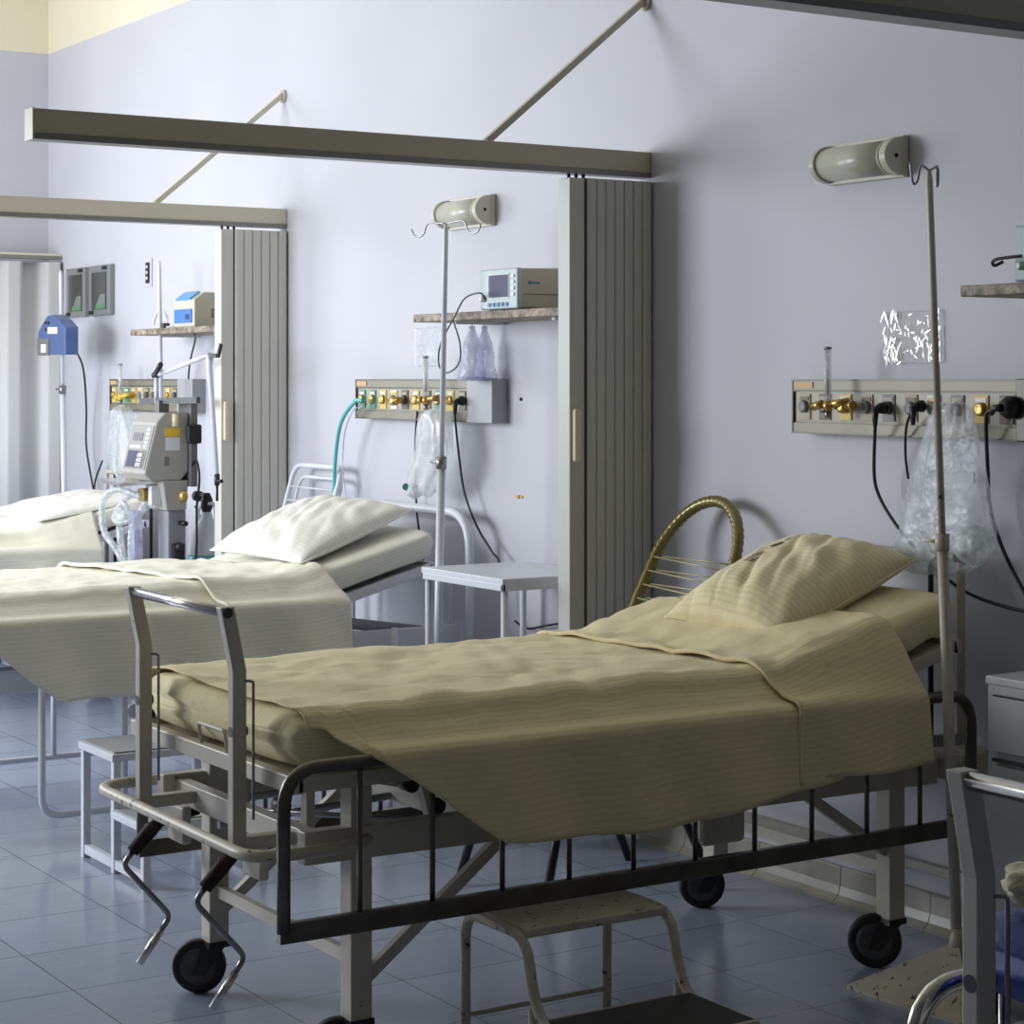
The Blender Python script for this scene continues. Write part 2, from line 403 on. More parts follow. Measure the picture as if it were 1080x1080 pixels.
curtain_rail(-11.70, -2.3, None, 'short piece of lit-toned curtain rail at the far left edge beside the room corner', h=.032, cm='rail_beige_lit')
curtain_rail(-3.02, -2.22, -.775, 'dark beige curtain rail crossing the top right corner of the view')
def folding(x, length, n, label, pm='pvc'):
    t = thing('folding_curtain', (x, 0, 0), label, 'folding curtain')
    z0, z1 = .06, 2.285
    body = length-.073
    # pleated front: flat slats with narrow dark grooves between
    m = MB(); w = body/n
    for i in range(n):
        ya = -.008-w*i-.0016; yb = -.008-w*(i+1)+.0016
        m.prism([(.0455, ya, z0), (.0485, ya*.75+yb*.25, z0), (.0485, ya*.25+yb*.75, z0), (.0455, yb, z0), (-.0455, yb, z0), (-.0485, ya*.25+yb*.75, z0), (-.0485, ya*.75+yb*.25, z0), (-.0455, ya, z0)], (0, 0, z1-z0))
    m.build('pleats', pm, t)
    MB().span((-.040, -.01-body, z0), (.040, -.008, z1)).build('hinge_strip', 'pvc_dark', t)
    m = MB(); m.span((-.036, -length, z0), (.036, -length+.062, z1)); m.build('lead_post', pm, t, bevel=.003)
    m = MB(); m.span((-.02, -length+.060, z0), (.030, -length+.075, z1)); m.build('latch_groove', 'edge_dark', t)
    m = MB()
    for i in range(3): m.cyl((0, -length+.02+i*.03, z1), (0, -length+.02+i*.03, z1+.016), .006)
    m.split('hanger', 'black', t)
    if True:
        m = MB(); m.span((.036, -length+.008, 1.32), (.058, -length+.036, 1.50)); m.build('pull_handle', 'handle_cream', t, bevel=.008)
    return t
folding(-5.885, .345, 7, 'grey-beige pleated folding curtain stacked against the wall beside the yellow bed')
folding(-8.74, .335, 6, 'pale pleated folding curtain stacked against the wall between the pump bay and the sunlit bed', pm='rail_pvc')
# the far one is opened in wide waves
t = thing('folding_curtain', (-11.70, 0, 0), 'whitish folding curtain opened in wide waves at the far left edge', 'folding curtain')
m = MB()
def wav(u, v):
    y = -.02-.75*u
    a = u*PI*2*3.1+.6; return V(.05*max(-.75, min(.75, 1.3*math.sin(a)))+.02, y, .06+2.22*v)
m.grid(wav, 90, 1); m.build('pleats', 'pvc_white', t, solid=.006)
MB().span((-.03, -.05, .06), (.03, -.008, 2.285)).build('lead_post', 'pvc', t, bevel=.003)
MB().span((.03, -.038, 1.28), (.036, -.026, 1.29)).span((.03, -.038, 1.9), (.036, -.026, 1.91)).split('screw', 'black', t)

# ------------------------------------------------------------------ hospital bed
YB = -1.2
HINGE = .35; HTOP = .95
def base_z(y, b=.72, rise=.27):
    """top of the lying surface support; y local to the bed"""
    z = b
    if y > HINGE-.08:
        t = min(1, max(0, (y-(HINGE-.08))/.16)); z += rise*(max(0, y-HINGE)*t)
    return z
def caster(t, x, y, swing, r=.07, leg_z=.14):
    c = Vector((math.cos(swing), math.sin(swing), 0)); side = V(-c.y, c.x, 0)
    w = V(x, y, r)+c*.042
    k = MB(); k.lathe([(r*.80, -.016), (r*.95, -.015), (r, -.009), (r, .009), (r*.95, .015), (r*.80, .016)], w, side, 28)
    o = k.build('caster', 'black_rubber', t)
    h = MB(); h.lathe([(.004, -.019), (r*.55, -.018), (r*.68, -.0165), (r*.68, .0165), (r*.55, .018), (.004, .019)], w, side, 24); h.build('wheel_hub', 'hub', o)
    f = MB()
    for s in (-1, 1):
        a = w+side*.023*s
        f.prism([a+UP*(-.02)+c*.018, a-UP*.02-c*.018, V(x, y, leg_z-.012)-c*.03+side*.023*s, V(x, y, leg_z-.012)+c*.03+side*.023*s], side*.004*s)
    f.box((x, y, leg_z-.01), (.062, .062, .016)); f.cyl((x, y, leg_z-.02), (x, y, leg_z+.02), .018)
    f.build('fork', 'black', o)
def side_rail(t, sx, m, zlo, ztop, y0, y1, nb, lower='rail_dark', r=.0155):
    o = MB()
    o.tube(fillet([(sx, y0, zlo), (sx, y0, ztop), (sx, y1, ztop), (sx, y1, zlo)], .09, 8), r, 12)
    rail = o.build('side_rail', m, t)
    MB().span((sx-.012, y0-.012, zlo-.022), (sx+.012, y1+.012, zlo+.022)).build('bottom_bar', lower, rail, bevel=.003)
    for i in range(nb):
        y = y0+(y1-y0)*(i+1)/(nb+1)
        MB().cyl((sx, y, zlo), (sx, y, ztop), .0065, seg=8).build('baluster', m, rail)
    return rail
def crank(t, x, sgn=1):
    o = MB(); o.cyl((x, -.90, .49), (x, -1.03, .465), .011); 
    root = o.build('crank', 'rust', t)
    J = V(x, -1.03, .460)
    MB().tube([J+V(0, .02, .01), J+V(0, -.005, -.01), J+V(0, -.05, -.055)], [.016, .02, .017], 8).build('universal_joint', 'rust', root)
    MB().cyl(J+V(-.025, 0, 0), J+V(.025, 0, 0), .008).build('joint_pin', 'rust', root)
    e1 = J+V(0, -.075, -.085); e2 = e1+V(.02, .12, -.14); e3 = e2+V(0, -.085, -.11)
    MB().tube(fillet([J+V(0, -.05, -.055), e1, e2, e2.lerp(e3, .35)], .02, 5), .0075, 10).build('crank_arm', 'steel', root)
    MB().cyl(e2.lerp(e3, .3), e3, .0098, seg=12).build('crank_grip', 'chrome', root)
def make_bed(cx, label, paint='cream_paint', rail_m='rail_dark', rails=(1, -1), rail_z=(.405, .757), low_rails=False, head_arch=False, foot=True, casters=True, cy=YB, pw=.455):
    t = thing('hospital_bed', (cx, cy, 0), label, 'hospital bed')
    W = .42
    # lower main frame
    m = MB()
    for s in (1, -1): m.bar((s*W*.96, -.98, .545), (s*W*.96, .95, .53), .04, .075)
    for y in (-.93, -.45, .1, .62, .93): m.bar((-W*.94, y, .54), (W*.94, y, .54), .035, .06)
    m.build('lower_frame', paint, t, bevel=.003)
    # mattress platform
    m = MB(); zt = .70
    for s in (1, -1):
        m.bar((s*pw, -1.02, zt), (s*pw, HINGE, zt), .03, .036)
        m.bar((s*pw, HINGE, zt), (s*pw, .98, base_z(.98)-.02), .03, .036)
    m.bar((-pw-.015, -1.02, zt), (pw+.015, -1.02, zt), .03, .04)
    m.bar((-.47, .98, base_z(.98)-.02), (.47, .98, base_z(.98)-.02), .03, .036)
    m.build('platform_frame', paint, t, bevel=.003)
    m = MB(); m.box((0, -.33, zt+.004), (pw*1.98, 1.36, .006))
    a = math.atan2(base_z(.98)-zt-.02, .98-HINGE); m.box((0, (.98+HINGE)/2, (zt+base_z(.98)-.02)/2+.006), (.9, .68, .006), Matrix.Rotation(a, 3, 'X'))
    m.build('platform_sheet', 'cream_worn' if paint != 'white_paint' else paint, t)
    # legs
    for sx in (1, -1):
        MB().span((sx*.39-.0275, -.86, .13), (sx*.39+.0275, -.805, .67)).build('leg', paint, t, bevel=.003)
        MB().span((sx*.385-.0275, .785, .13), (sx*.385+.0275, .84, .53)).build('leg', paint, t, bevel=.003)
    if casters:
        caster(t, -.39, -.832, 4.15); caster(t, .39, -.832, 4.3); caster(t, .385, .812, 4.0, r=.073); caster(t, -.385, .812, 4.25)
    # braces
    m = MB()
    m.bar((-.39, -.832, .27), (.39, -.832, .27), .02, .03); m.bar((-.385, .812, .27), (.385, .812, .27), .02, .03)
    m.split('leg_crossbar', paint, t)
    m = MB()
    for sx in ((1, -1) if foot else ()):
        m.bar((sx*.385, -.81, .22), (sx*.395, -.42, .52), .02, .028); m.bar((sx*.385, .79, .32), (sx*.395, .48, .52), .02, .028)
    m.split('diagonal_brace', paint, t)
    # lifting linkage
    m = MB()
    for sx in (-.18, .18):
        m.bar((sx, -.85, .53), (sx, -.85, .69), .022, .03); m.bar((sx, -.83, .67), (sx+.03, -.35, .56), .02, .02)
        m.bar((sx, .1, .53), (sx, .55, .72), .025, .03)
    m.bar((.38, -.62, .56), (.38, -.66, .69), .03, .03); m.bar((.3, -.45, .58), (.3, -.2, .69), .03, .03)
    m.split('lifting_link', paint, t)
    m = MB()
    m.cyl((-.11, -.95, .50), (-.11, .2, .55), .010); m.cyl((-.35, -.95, .50), (-.35, .5, .55), .010)
    m.cyl((-.40, -.70, .66), (.40, -.70, .66), .012); m.tube([(-.05, -.8, .68), (.2, -.35, .57)], .007); m.tube([(.0, -.9, .55), (.38, -.55, .55)], .007)
    m.split('screw_rod', 'steel', t)
    m = MB()
    for p in ((.40, -.70, .66), (-.42, -.70, .66), (.2, -.93, .60), (.385, -.62, .60)): m.cyl(Vector(p)+V(-.02, 0, 0), Vector(p)+V(.02, 0, 0), .018)
    m.split('end_knob', 'black', t)
    MB().box((.40, .22, .47), (.03, .14, .12)).build('gusset_plate', paint, t, bevel=.015)
    if foot:
        pl = MB()
        for x in (-.33, .12): pl.span((x-.03, -.98, .425), (x+.07, -.955, .52))
        pl.split('crank_bracket', paint, t, bevel=.006)
        m = MB(); m.tube(fillet([(-.40, -.80, .55), (-.50, -.88, .55), (-.50, -1.12, .55), (.47, -1.13, .55), (.47, -.88, .55), (.40, -.80, .55)], .09, 7), .014, 12)
        m.build('bumper_tube', 'cream_worn' if paint != 'white_paint' else paint, t)
        m = MB(); m.span((-.285, -1.07, .53), (-.25, -.93, .56)); m.span((.27, -1.07, .53), (.305, -.93, .56)); m.split('foot_bracket', paint, t, bevel=.003)
        for sx in (-.265, .285):
            up = MB(); x_ = sx-.015
            up.prism([(x_, -1.099, .535), (x_, -1.065, .535), (x_, -1.065, .940), (x_, -1.095, 1.085), (x_, -1.129, 1.085), (x_, -1.099, .940)], (.030, 0, 0))
            u = up.build('foot_upright', paint, t, bevel=.003)
            MB().tube(fillet([(sx+.012, -1.07, .915), (sx+.022, -1.052, .915), (sx+.022, -1.052, .60)], .008, 3), .0035, 6).build('hook_rod', 'steel', u)
            MB().cyl((sx, -1.10, .80), (sx, -1.06, .80), .012).cyl((sx-.018, -1.112, 1.072), (sx+.019, -1.112, 1.072), .011).split('bolt', 'hub', u)
        MB().cyl((-.28, -1.112, 1.072), (.30, -1.112, 1.072), .0125).build('handle_bar', 'chrome', t)
        crank(t, -.345); crank(t, .10)
        MB().tube(fillet([(-.05, -1.02, .715), (-.05, -1.03, .77), (.10, -1.03, .77), (.10, -1.02, .715)], .012, 3), .005, 8).build('mattress_stop', paint, t)
    # headboard
    if head_arch:
        m = MB(); m.tube(fillet([(-.50, 1.09, .12), (-.50, 1.09, 1.08), (.56, 1.09, 1.08), (.56, 1.09, .12)], .16, 10), .018, 12)
        m.tube(fillet([(-.40, 1.09, .3), (-.40, 1.09, .86), (.42, 1.09, .86), (.42, 1.09, .3)], .1, 8), .010, 10)
        m.bar((-.5, 1.09, .50), (.56, 1.09, .50), .03, .07)
        m.build('headboard', paint, t)
        m = MB(); m.tube(fillet([(.50, .45, .15), (.50, .45, .50), (.50, 1.0, .50), (.50, 1.0, .15)], .07, 6), .013, 10); m.build('head_leg_frame', paint, t); MB().bar((.47, .2, .60), (.47, 1.09, .60), .03, .085).build('head_side_beam', paint, t, bevel=.003); MB().tube([(.40, .3, .72), (.42, .95, .62)], .022).build('gas_spring', 'grey_column', t)
    else:
        m = MB(); m.tube(fillet([(-.38, 1.10, .52), (-.38, 1.10, 1.10), (.36, 1.10, 1.10), (.36, 1.10, .52)], .03, 4), .012, 12); m.build('headboard', 'cream_paint', t)
        m = MB(); m.cyl((.345, 1.10, 1.10), (.385, 1.10, 1.10), .017); m.split('end_knob', 'black', t)
        MB().cyl((-.26, 1.10, .52), (-.26, 1.10, 1.09), .008).cyl((.24, 1.10, .52), (.24, 1.10, 1.09), .008).split('headboard_bar', 'black', t)
        MB().span((-.46, .97, .50), (.50, 1.12, .58)).build('head_crossbeam', 'cream_worn', t, bevel=.004)
    for s in rails:
        if low_rails:
            sx = .57 if s > 0 else -.50; y0 = -.63 if s > 0 else -.95
            MB().tube(fillet([(sx, y0, .66), (sx, y0, .10), (sx, .75, .10), (sx, .75, .66)], .07, 7), .0125, 12).build('side_rail', rail_m, t)
            for q in (.30, .75): MB().cyl((sx, y0+q, .10), (sx, y0+q, .66), .011).build('rail_post', rail_m, t)
        else: side_rail(t, .56 if s > 0 else -.475, rail_m, rail_z[0] if s > 0 else .38, rail_z[1], -1.10 if s > 0 else -1.0, .94, 10)
    if not low_rails and rails:
        m = MB()
        m.bar((.44, .62, .62), (.56, .90, .64), .02, .03);
        m.split('rail_bracket', 'steel', t)
    return t

CX1, CX2, CX3, CX0 = -4.61, -7.45, -10.33, -1.735
make_bed(CX1, 'cream iron hospital bed under the yellow sheet, with hanging cranks and dark side rail')
make_bed(CX2, 'white tubular hospital bed in the sunlit middle bay with arched headboard', paint='white_paint', rail_m='white_paint', low_rails=True, head_arch=True, foot=False, casters=False)
make_bed(CX3, 'white hospital bed at the far left, mostly hidden behind the sunlit bed', paint='white_paint', rail_m='white_paint', rails=(), head_arch=False, foot=False)
make_bed(CX0, 'bed cut off by the lower right corner, showing its white upright and chrome handle', paint='bone_paint', rail_m='chrome', rails=(-1,), pw=.29, rail_z=(.405, .725))

def mattress(cx, mname, label, m='fitted', w=.46, y0=-1.02, y1=1.0, th=.125, flat=False, wr=.006):
    t = thing(mname, (cx, YB, 0), label, 'mattress')
    o = MB(); NS = 48; NY = 90
    def fn(u, v):
        y = y0+(y1-y0)*v
        a = 2*PI*u
        ca, sa = math.cos(a), math.sin(a)
        e = .35
        px = math.copysign(abs(ca)**e, ca); pz = math.copysign(abs(sa)**e, sa)
        # round the two ends
        ed = min(1, max(0, min(v, 1-v)/.022)); k = math.sqrt(1-(1-ed)**2)
        zb = .722 if flat else base_z(y)+.004
        z = zb+th/2+pz*th/2*(.35+.65*k)
        x = px*(w-.03*(1-k))
        n = nz(x*3, y*2.2, z*6+cx)*wr + nz(x*11, y*9, z*17+cx)*wr*.6
        if pz < -.9: n = 0
        return V(x+n*ca*1.5, y-(n*2 if v < .02 else 0), z+n*sa)
    L = 2*(2*w+th)
    o.grid(fn, NS, NY, lambda u, v: (u*L, v*2))
    # end caps
    for v in (0, 1):
        ring = [fn(i/NS, v) for i in range(NS)]; c = sum(ring, Vector())/NS
        o.faces(ring+[c], [(i, (i+1) % NS, NS) for i in range(NS)], True)
    bmesh.ops.remove_doubles(o.bm, verts=o.bm.verts, dist=.0004)
    o.build('mattress_body', m, t)
    return t
mattress(CX1, 'mattress', 'mattress in fitted yellow sheet on the nearest cream bed, seen at its foot end', wr=.012)
mattress(CX2, 'mattress', 'mattress in pale fitted sheet on the sunlit white bed, raised at the head', 'fitted_lit')
mattress(CX3, 'mattress', 'far left mattress in pale sheet beneath the farthest pillow', 'fitted_lit')
mattress(CX0, 'mattress', 'bare shiny blue mattress at the lower right corner', 'mattress_blue', w=.44, y0=-.95, flat=True)

def lerp(a, b, t): return a+(b-a)*min(1, max(0, t))
def interp(tab, x):
    if x <= tab[0][0]: return tab[0][1]
    for (a, fa), (b, fb) in zip(tab, tab[1:]):
        if x <= b: return fa+(fb-fa)*(x-a)/(b-a)
    return tab[-1][1]
def sheet_piece(y0, y1, hem, lift, ph, wrx=1.0, far_drop=.16, skew=None, out=.588):
    """returns point function: u across (far hem -> near hem), v along the bed"""
    TH = .127
    def path(y):
        zt = base_z(y)+.004+TH+lift
        h = interp(hem, y)
        e = .462+lift
        pts = [(-e-.02, zt-far_drop), (-e-.008, zt-.04), (-e+.03, zt), (e-.05, zt+.002), (e-.012, zt-.012), (e+.012, zt-.04)]
        rz = .775+lift; rx = out+lift
        if h < rz-.02:
            if zt-.04 > rz: pts.append(((e+rx)/2, (zt-.05+rz)/2-.006))
            pts += [(rx-.018, rz+.002), (rx, rz-.014), (rx+.004, h)]
        elif h < zt-.05: pts.append((lerp(e+.012, rx, (zt-.04-h)/.07), h))
        d = [0]
        for a, b in zip(pts, pts[1:]): d.append(d[-1]+math.hypot(b[0]-a[0], b[1]-a[1]))
        return pts, d
    def fn(u, v):
        y = y0+(y1-y0)*v
        if skew: y += skew(u)
        pts, d = path(y)
        s = u*d[-1]
        for i in range(len(pts)-1):
            if s <= d[i+1] or i == len(pts)-2:
                t = (s-d[i])/max(1e-6, d[i+1]-d[i]); x = pts[i][0]+(pts[i+1][0]-pts[i][0])*t; z = pts[i][1]+(pts[i+1][1]-pts[i][1])*t; break
        if x > .50:
            hang = min(1, max(0, (.775-z)/.2))
            x += hang*(.014*math.sin(y*9+ph)+.010*math.sin(y*21+ph*2+z*8)+.03*hang*hang*.4)*wrx+.004
            z += (.010*math.sin(y*5+ph)+.006*math.sin(y*13+ph))*hang
        elif x > -.44:
            r = .0085*nz(x*2.6+y*1.1+ph, y*3.8-x*1.5, ph)+.0045*nz(x*8, y*13+x*4, ph+3)
            z += abs(r)*1.6*wrx
        return V(x, y, z), s
    return fn
def make_sheet(cx, name, label, m, y0, y1, hem, cuff=None, ph=0, skew=None):
    t = thing(name, (cx, YB, 0), label, 'bed sheet')
    f = sheet_piece(y0, y1, hem, .004, ph, skew=skew)
    o = MB(); NU, NV = 110, 130
    o.grid(lambda u, v: f(u, v)[0], NU, NV, lambda u, v: (f(u, v)[1], v*2)); o.build('sheet_cloth', m, t, solid=.003)
    if cuff:
        f2 = sheet_piece(cuff[0], cuff[1], cuff[2], .013, ph+2, skew=cuff[3], wrx=1.3, out=.592)
        o = MB(); o.grid(lambda u, v: f2(u, v)[0], NU, 50, lambda u, v: (f2(u, v)[1]+.3*v*.0, v*2))
        o.build('turned_down_cuff', m, t, solid=.004)
        # soft rolled fold edge
        o = MB(); pts = [f2(i/60, .004)[0] + V(0, 0, .003) for i in range(2, 61)]
        o.tube(pts, .0065, 8); o.build('fold_edge', m, t)
    return t
# hem heights along the bed (local y): starts as a flat corner at the foot and drops to full length
hem1 = [(-1.0, .835), (-.965, .815), (-.57, .558), (-.40, .540), (.05, .525), (.30, .565), (.6, .60)]
make_sheet(CX1, 'top_sheet', 'yellow striped cotton sheet draped low over the nearest bed and its side rail', 'sheet', -1.0, .45, hem1,
           cuff=(.31, .74, [(-1, .585), (.30, .585), (.40, .60), (.73, .607)], lambda u: -.10*max(0, 1-u/.62)*0 - .14*max(0, .80-u) if u < .8 else 0), ph=.4, skew=lambda u: 0)
hem2 = [(-1.0, .835), (-.965, .815), (-.58, .50), (-.40, .495), (.1, .50), (.35, .53), (.7, .57)]
make_sheet(CX2, 'top_sheet', 'white sunlit sheet draped over the middle bed with a pale yellow shaded side', 'sheet_lit', -1.0, .40, hem2,
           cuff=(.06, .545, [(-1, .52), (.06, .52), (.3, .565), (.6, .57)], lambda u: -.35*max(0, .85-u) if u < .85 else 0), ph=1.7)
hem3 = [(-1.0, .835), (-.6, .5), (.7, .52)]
make_sheet(CX3, 'top_sheet', 'pale sheet hanging over the side of the farthest bed at the left edge', 'sheet_lit', -1.0, .70, hem3, ph=3.1)

def make_pillow(loc, rot, size, T, name, label, m, ph=0, marks=False, squash=1.0):
    t = thing(name, loc, label, 'pillow'); t.rotation_euler = rot
    A, B = size[0]/2, size[1]/2; o = MB(); N = 56
    def prof(u, v):
        k = (1-abs(u)**2.6)*(1-abs(v)**2.6)
        return max(0, k)**.5
    def pt(u, v, s):
        # slightly pinched sides, pointed corners
        x = A*u*(1-.05*(1-v*v)*abs(u)**3*-1-.045*(1-abs(v)**2)); y = B*v*(1-.055*(1-abs(u)**2))
        h = prof(u, v)
        wr = .010*nz(x*7+ph, y*16+x*9, ph)*h + .008*nz(x*20+y*10, y*8, ph+5)*h
        # creases radiating from corners
        wr -= .012*h*max(0, math.sin((x*1.6+y)*38+ph))**6*(1 if s > 0 else 0)*max(0, min(1, (u*-1+.8)))*.7
        z = s*(T/2*h) + (wr if s > 0 else wr*.3)
        if s < 0: z *= .55*squash
        return V(x, y, z)
    for s in (1, -1):
        o.grid(lambda a, b, s=s: pt(a*2-1, b*2-1, s), N, N, lambda a, b: (b*size[1], a*size[0]))
    bmesh.ops.remove_doubles(o.bm, verts=o.bm.verts, dist=.0006)
    o.build('pillow_cover', m, t)
    o = MB(); seam = [pt(i/10-1, -1, 1) for i in range(20)]+[pt(1, i/10-1, 1) for i in range(20)]+[pt(1-i/10, 1, 1) for i in range(20)]+[pt(-1, 1-i/10, 1) for i in range(20)]
    o.tube(seam, .0035, 6, closed=True); o.build('seam', m, t)
    if marks:
        o = MB(); random.seed(3)
        def on(u, v):
            p = pt(u, v, 1); return p+V(0, 0, .0022)
        # two short lines of stencilled lettering and a small emblem, running along the far side
        for row, uu in ((0, -.46), (1, -.37)):
            v = -.22
            while v < (.12 if row == 0 else .02):
                w = random.uniform(.016, .026)
                for q in range(random.choice((2, 3))):
                    a = v+random.uniform(0, w*.6); hh = random.uniform(.03, .055)
                    o.faces([on(uu, a), on(uu+hh, a), on(uu+hh, a+.011), on(uu, a+.011)], [(0, 1, 2, 3)])
                v += w+.01
        for k in range(7):
            a = .16+k*.024; o.faces([on(-.46+.008*k, a), on(-.36, a+.004), on(-.38, a+.026), on(-.45, a+.02)], [(0, 1, 2, 3)])
        for k in range(3):
            a = .37+k*.03; o.faces([on(-.44, a), on(-.38, a), on(-.38, a+.016), on(-.44, a+.016)], [(0, 1, 2, 3)])
        o.build('printed_mark', 'ink', t)
    return t
make_pillow((-4.59, -.435, 1.003), (math.radians(21), math.radians(3.5), math.radians(2)), (.47, .56), .21, 'pillow', 'plump yellow striped pillow with small black stamp on the nearest bed', 'pillowcase', ph=1, marks=True)
make_pillow((-7.42, -.53, 1.0), (math.radians(19), math.radians(1), math.radians(8)), (.64, .56), .18, 'pillow', 'white sunlit pillow propped at the head of the middle bed', 'pillow_lit', ph=4)
make_pillow((-10.28, -.50, .945), (math.radians(9), 0, 0), (.78, .56), .11, 'pillow', 'flat daylit pillow on the farthest bed at the left', 'pillow_lit', ph=9)

# ------------------------------------------------------------------ wall lamps
def wall_lamp(x, z, label):
    t = thing('wall_lamp', (x, 0, z), label, 'wall lamp')
    MB().span((0, -.022, -.062), (.345, -.001, .062)).build('back_plate', 'lamp_body', t, bevel=.003)
    def half(x0, x1, r, dy=.022):
        pts = [V(x0, -dy+.001, r)]+[V(x0, -dy-r*1.25*math.sin(PI*k/16), r*math.cos(PI*k/16)) for k in range(1, 16)]+[V(x0, -dy+.001, -r)]
        return pts
    m = MB(); m.prism(half(.02, 0, .052), (.30, 0, 0), True); m.build('glass_cover', 'lamp_glass', t)
    MB().prism(half(0, 0, .058), (.022, 0, 0)).build('end_cap', 'lamp_body', t, bevel=.003)
    m = MB(); m.prism(half(.315, 0, .058), (.028, 0, 0)); m.prism(half(.298, 0, .055), (.008, 0, 0)); m.build('end_cap', 'lamp_body', t, bevel=.003)
    MB().cyl((.342, -.05, 0), (.346, -.05, 0), .006).build('screw', 'rust', t)
    return t
wall_lamp(-4.91, 2.26, 'cream half-round wall lamp on the dim wall left of the tall drip pole')
wall_lamp(-7.22, 2.26, 'cream half-round wall lamp above the monitor in the sunlit middle bay')

# ------------------------------------------------------------------ shelves
def shelf(x, length, label):
    t = thing('wall_shelf', (x, 0, 1.82), label, 'shelf')
    MB().span((0, -.30, 0), (length, -.002, .030)).build('granite_slab', 'granite', t, bevel=.003)
    for q in (.18, length-.2): MB().bar((q, -.22, -.005), (q, -.004, -.005), .02, .010).build('shelf_bracket', 'white_paint', t)
    return t
shelf(-4.05, 1.0, 'speckled granite wall shelf at the right edge carrying the cut-off monitor')
shelf(-7.00, 1.06, 'speckled granite wall shelf under the monitor in the sunlit middle bay')
shelf(-9.88, 1.05, 'speckled granite wall shelf under the blue and white machine in the far bay')
# monitors
def monitor(x, y, label, scale=1):
    t = thing('patient_monitor', (x, y, 1.85), label, 'monitor')
    w, h, d = .255, .155, .235
    m = MB(); m.prism([(0.004, 0.02, .006), (0.004, 0.02, h-.006), (0.004, d, h), (0.004, d, .006)], (w-.008, 0, 0)); m.build('case', 'monitor_body', t, bevel=.006)
    MB().span((0, 0, .004), (w, .024, h-.004)).build('bezel', 'monitor_bezel', t, bevel=.006)
    MB().span((.062, -.003, .042), (w-.052, 0.001, h-.022)).build('frame', 'button_white', t, bevel=.001)
    MB().span((.068, -.005, .047), (w-.058, 0, h-.027)).build('screen', 'screen', t)
    for i in range(5): MB().span((.058+i*.03, -.004, .014), (.074+i*.03, .001, .028)).build('button', 'button_blue', t)
    for i in range(4): MB().span((w-.04, -.004, .05+i*.022), (w-.018, .001, .062+i*.022)).build('button', 'button_white', t)
    MB().lathe([(.012, 0), (.012, .012), (.007, .018)], (.03, .0, .045), (0, -1, 0), 14).build('connector', 'button_white', t)
    for q in (.03, w-.03): MB().span((q-.012, .03, -.0005), (q+.012, .05, .007)).span((q-.012, d-.05, -.0005), (q+.012, d-.03, .007)).split('foot', 'black', t)
    m = MB(); m.span((w-.005, .05, .092), (w-.0025, .062, .104)).span((w-.005, .064, .094), (w-.0025, .10, .100)); m.build('maker_mark', 'button_blue', t)
    m = MB(); m.span((w-.0045, .03, .055), (w-.003, d-.01, .057)); m.build('seam_line', 'edge_dark', t)
    return t
monitor(-3.885, -.27, 'patient monitor cut off by the right edge above the gas outlets')
monitor(-6.53, -.285, 'boxy cream patient monitor with dark blue screen on the middle granite shelf')
# blue/white apparatus in far bay
t = thing('medical_device', (-9.37, -.28, 1.85), 'small grey box machine with bright blue front on the far granite shelf', 'medical device')
MB().prism([(0, 0, 0), (0, 0, .13), (0, .05, .165), (0, .25, .165), (0, .25, 0)], (.24, 0, 0)).build('case', 'monitor_body', t, bevel=.005)
MB().span((.012, -.006, .02), (.215, .001, .085)).build('front_panel', 'blue_bright', t, bevel=.002)
MB().prism([(.03, -.002, .128), (.03, .048, .164), (.03, .044, .172), (.03, -.006, .136)], (.17, 0, 0)).build('blue_band', 'blue_light', t)
MB().span((.238, .10, .135), (.243, .22, .160)).build('blue_band', 'blue_light', t)
m = MB(); 
for a, b in (((.2405, .09, .045), (.2425, .13, .048)), ((.2405, .09, .082), (.2425, .13, .085)), ((.2405, .09, .045), (.2425, .093, .085)), ((.2405, .127, .045), (.2425, .13, .085)), ((.2405, .105, .045), (.2425, .108, .085))): m.span(a, b)
m.build('printed_square', 'ink', t)
MB().span((.15, -.009, .035), (.19, -.005, .06)).build('dial_panel', 'screen', t)
m = thing('cable_coil', (-9.72, -.2, 1.85), 'small white coiled lead lying at the left end of the far granite shelf', 'cable')
MB().tube(catmull([(0, 0, .006), (-.05, -.02, .02), (-.02, 0, .10), (.03, .02, .06), (.07, 0, .01), (.11, .02, .02), (.16, 0, .008)], 8), .005, 8).build('lead', 'white_paint', m)
MB().span((.02, -.02, 0), (.07, .02, .03)).build('plug', 'hub', m, bevel=.005)

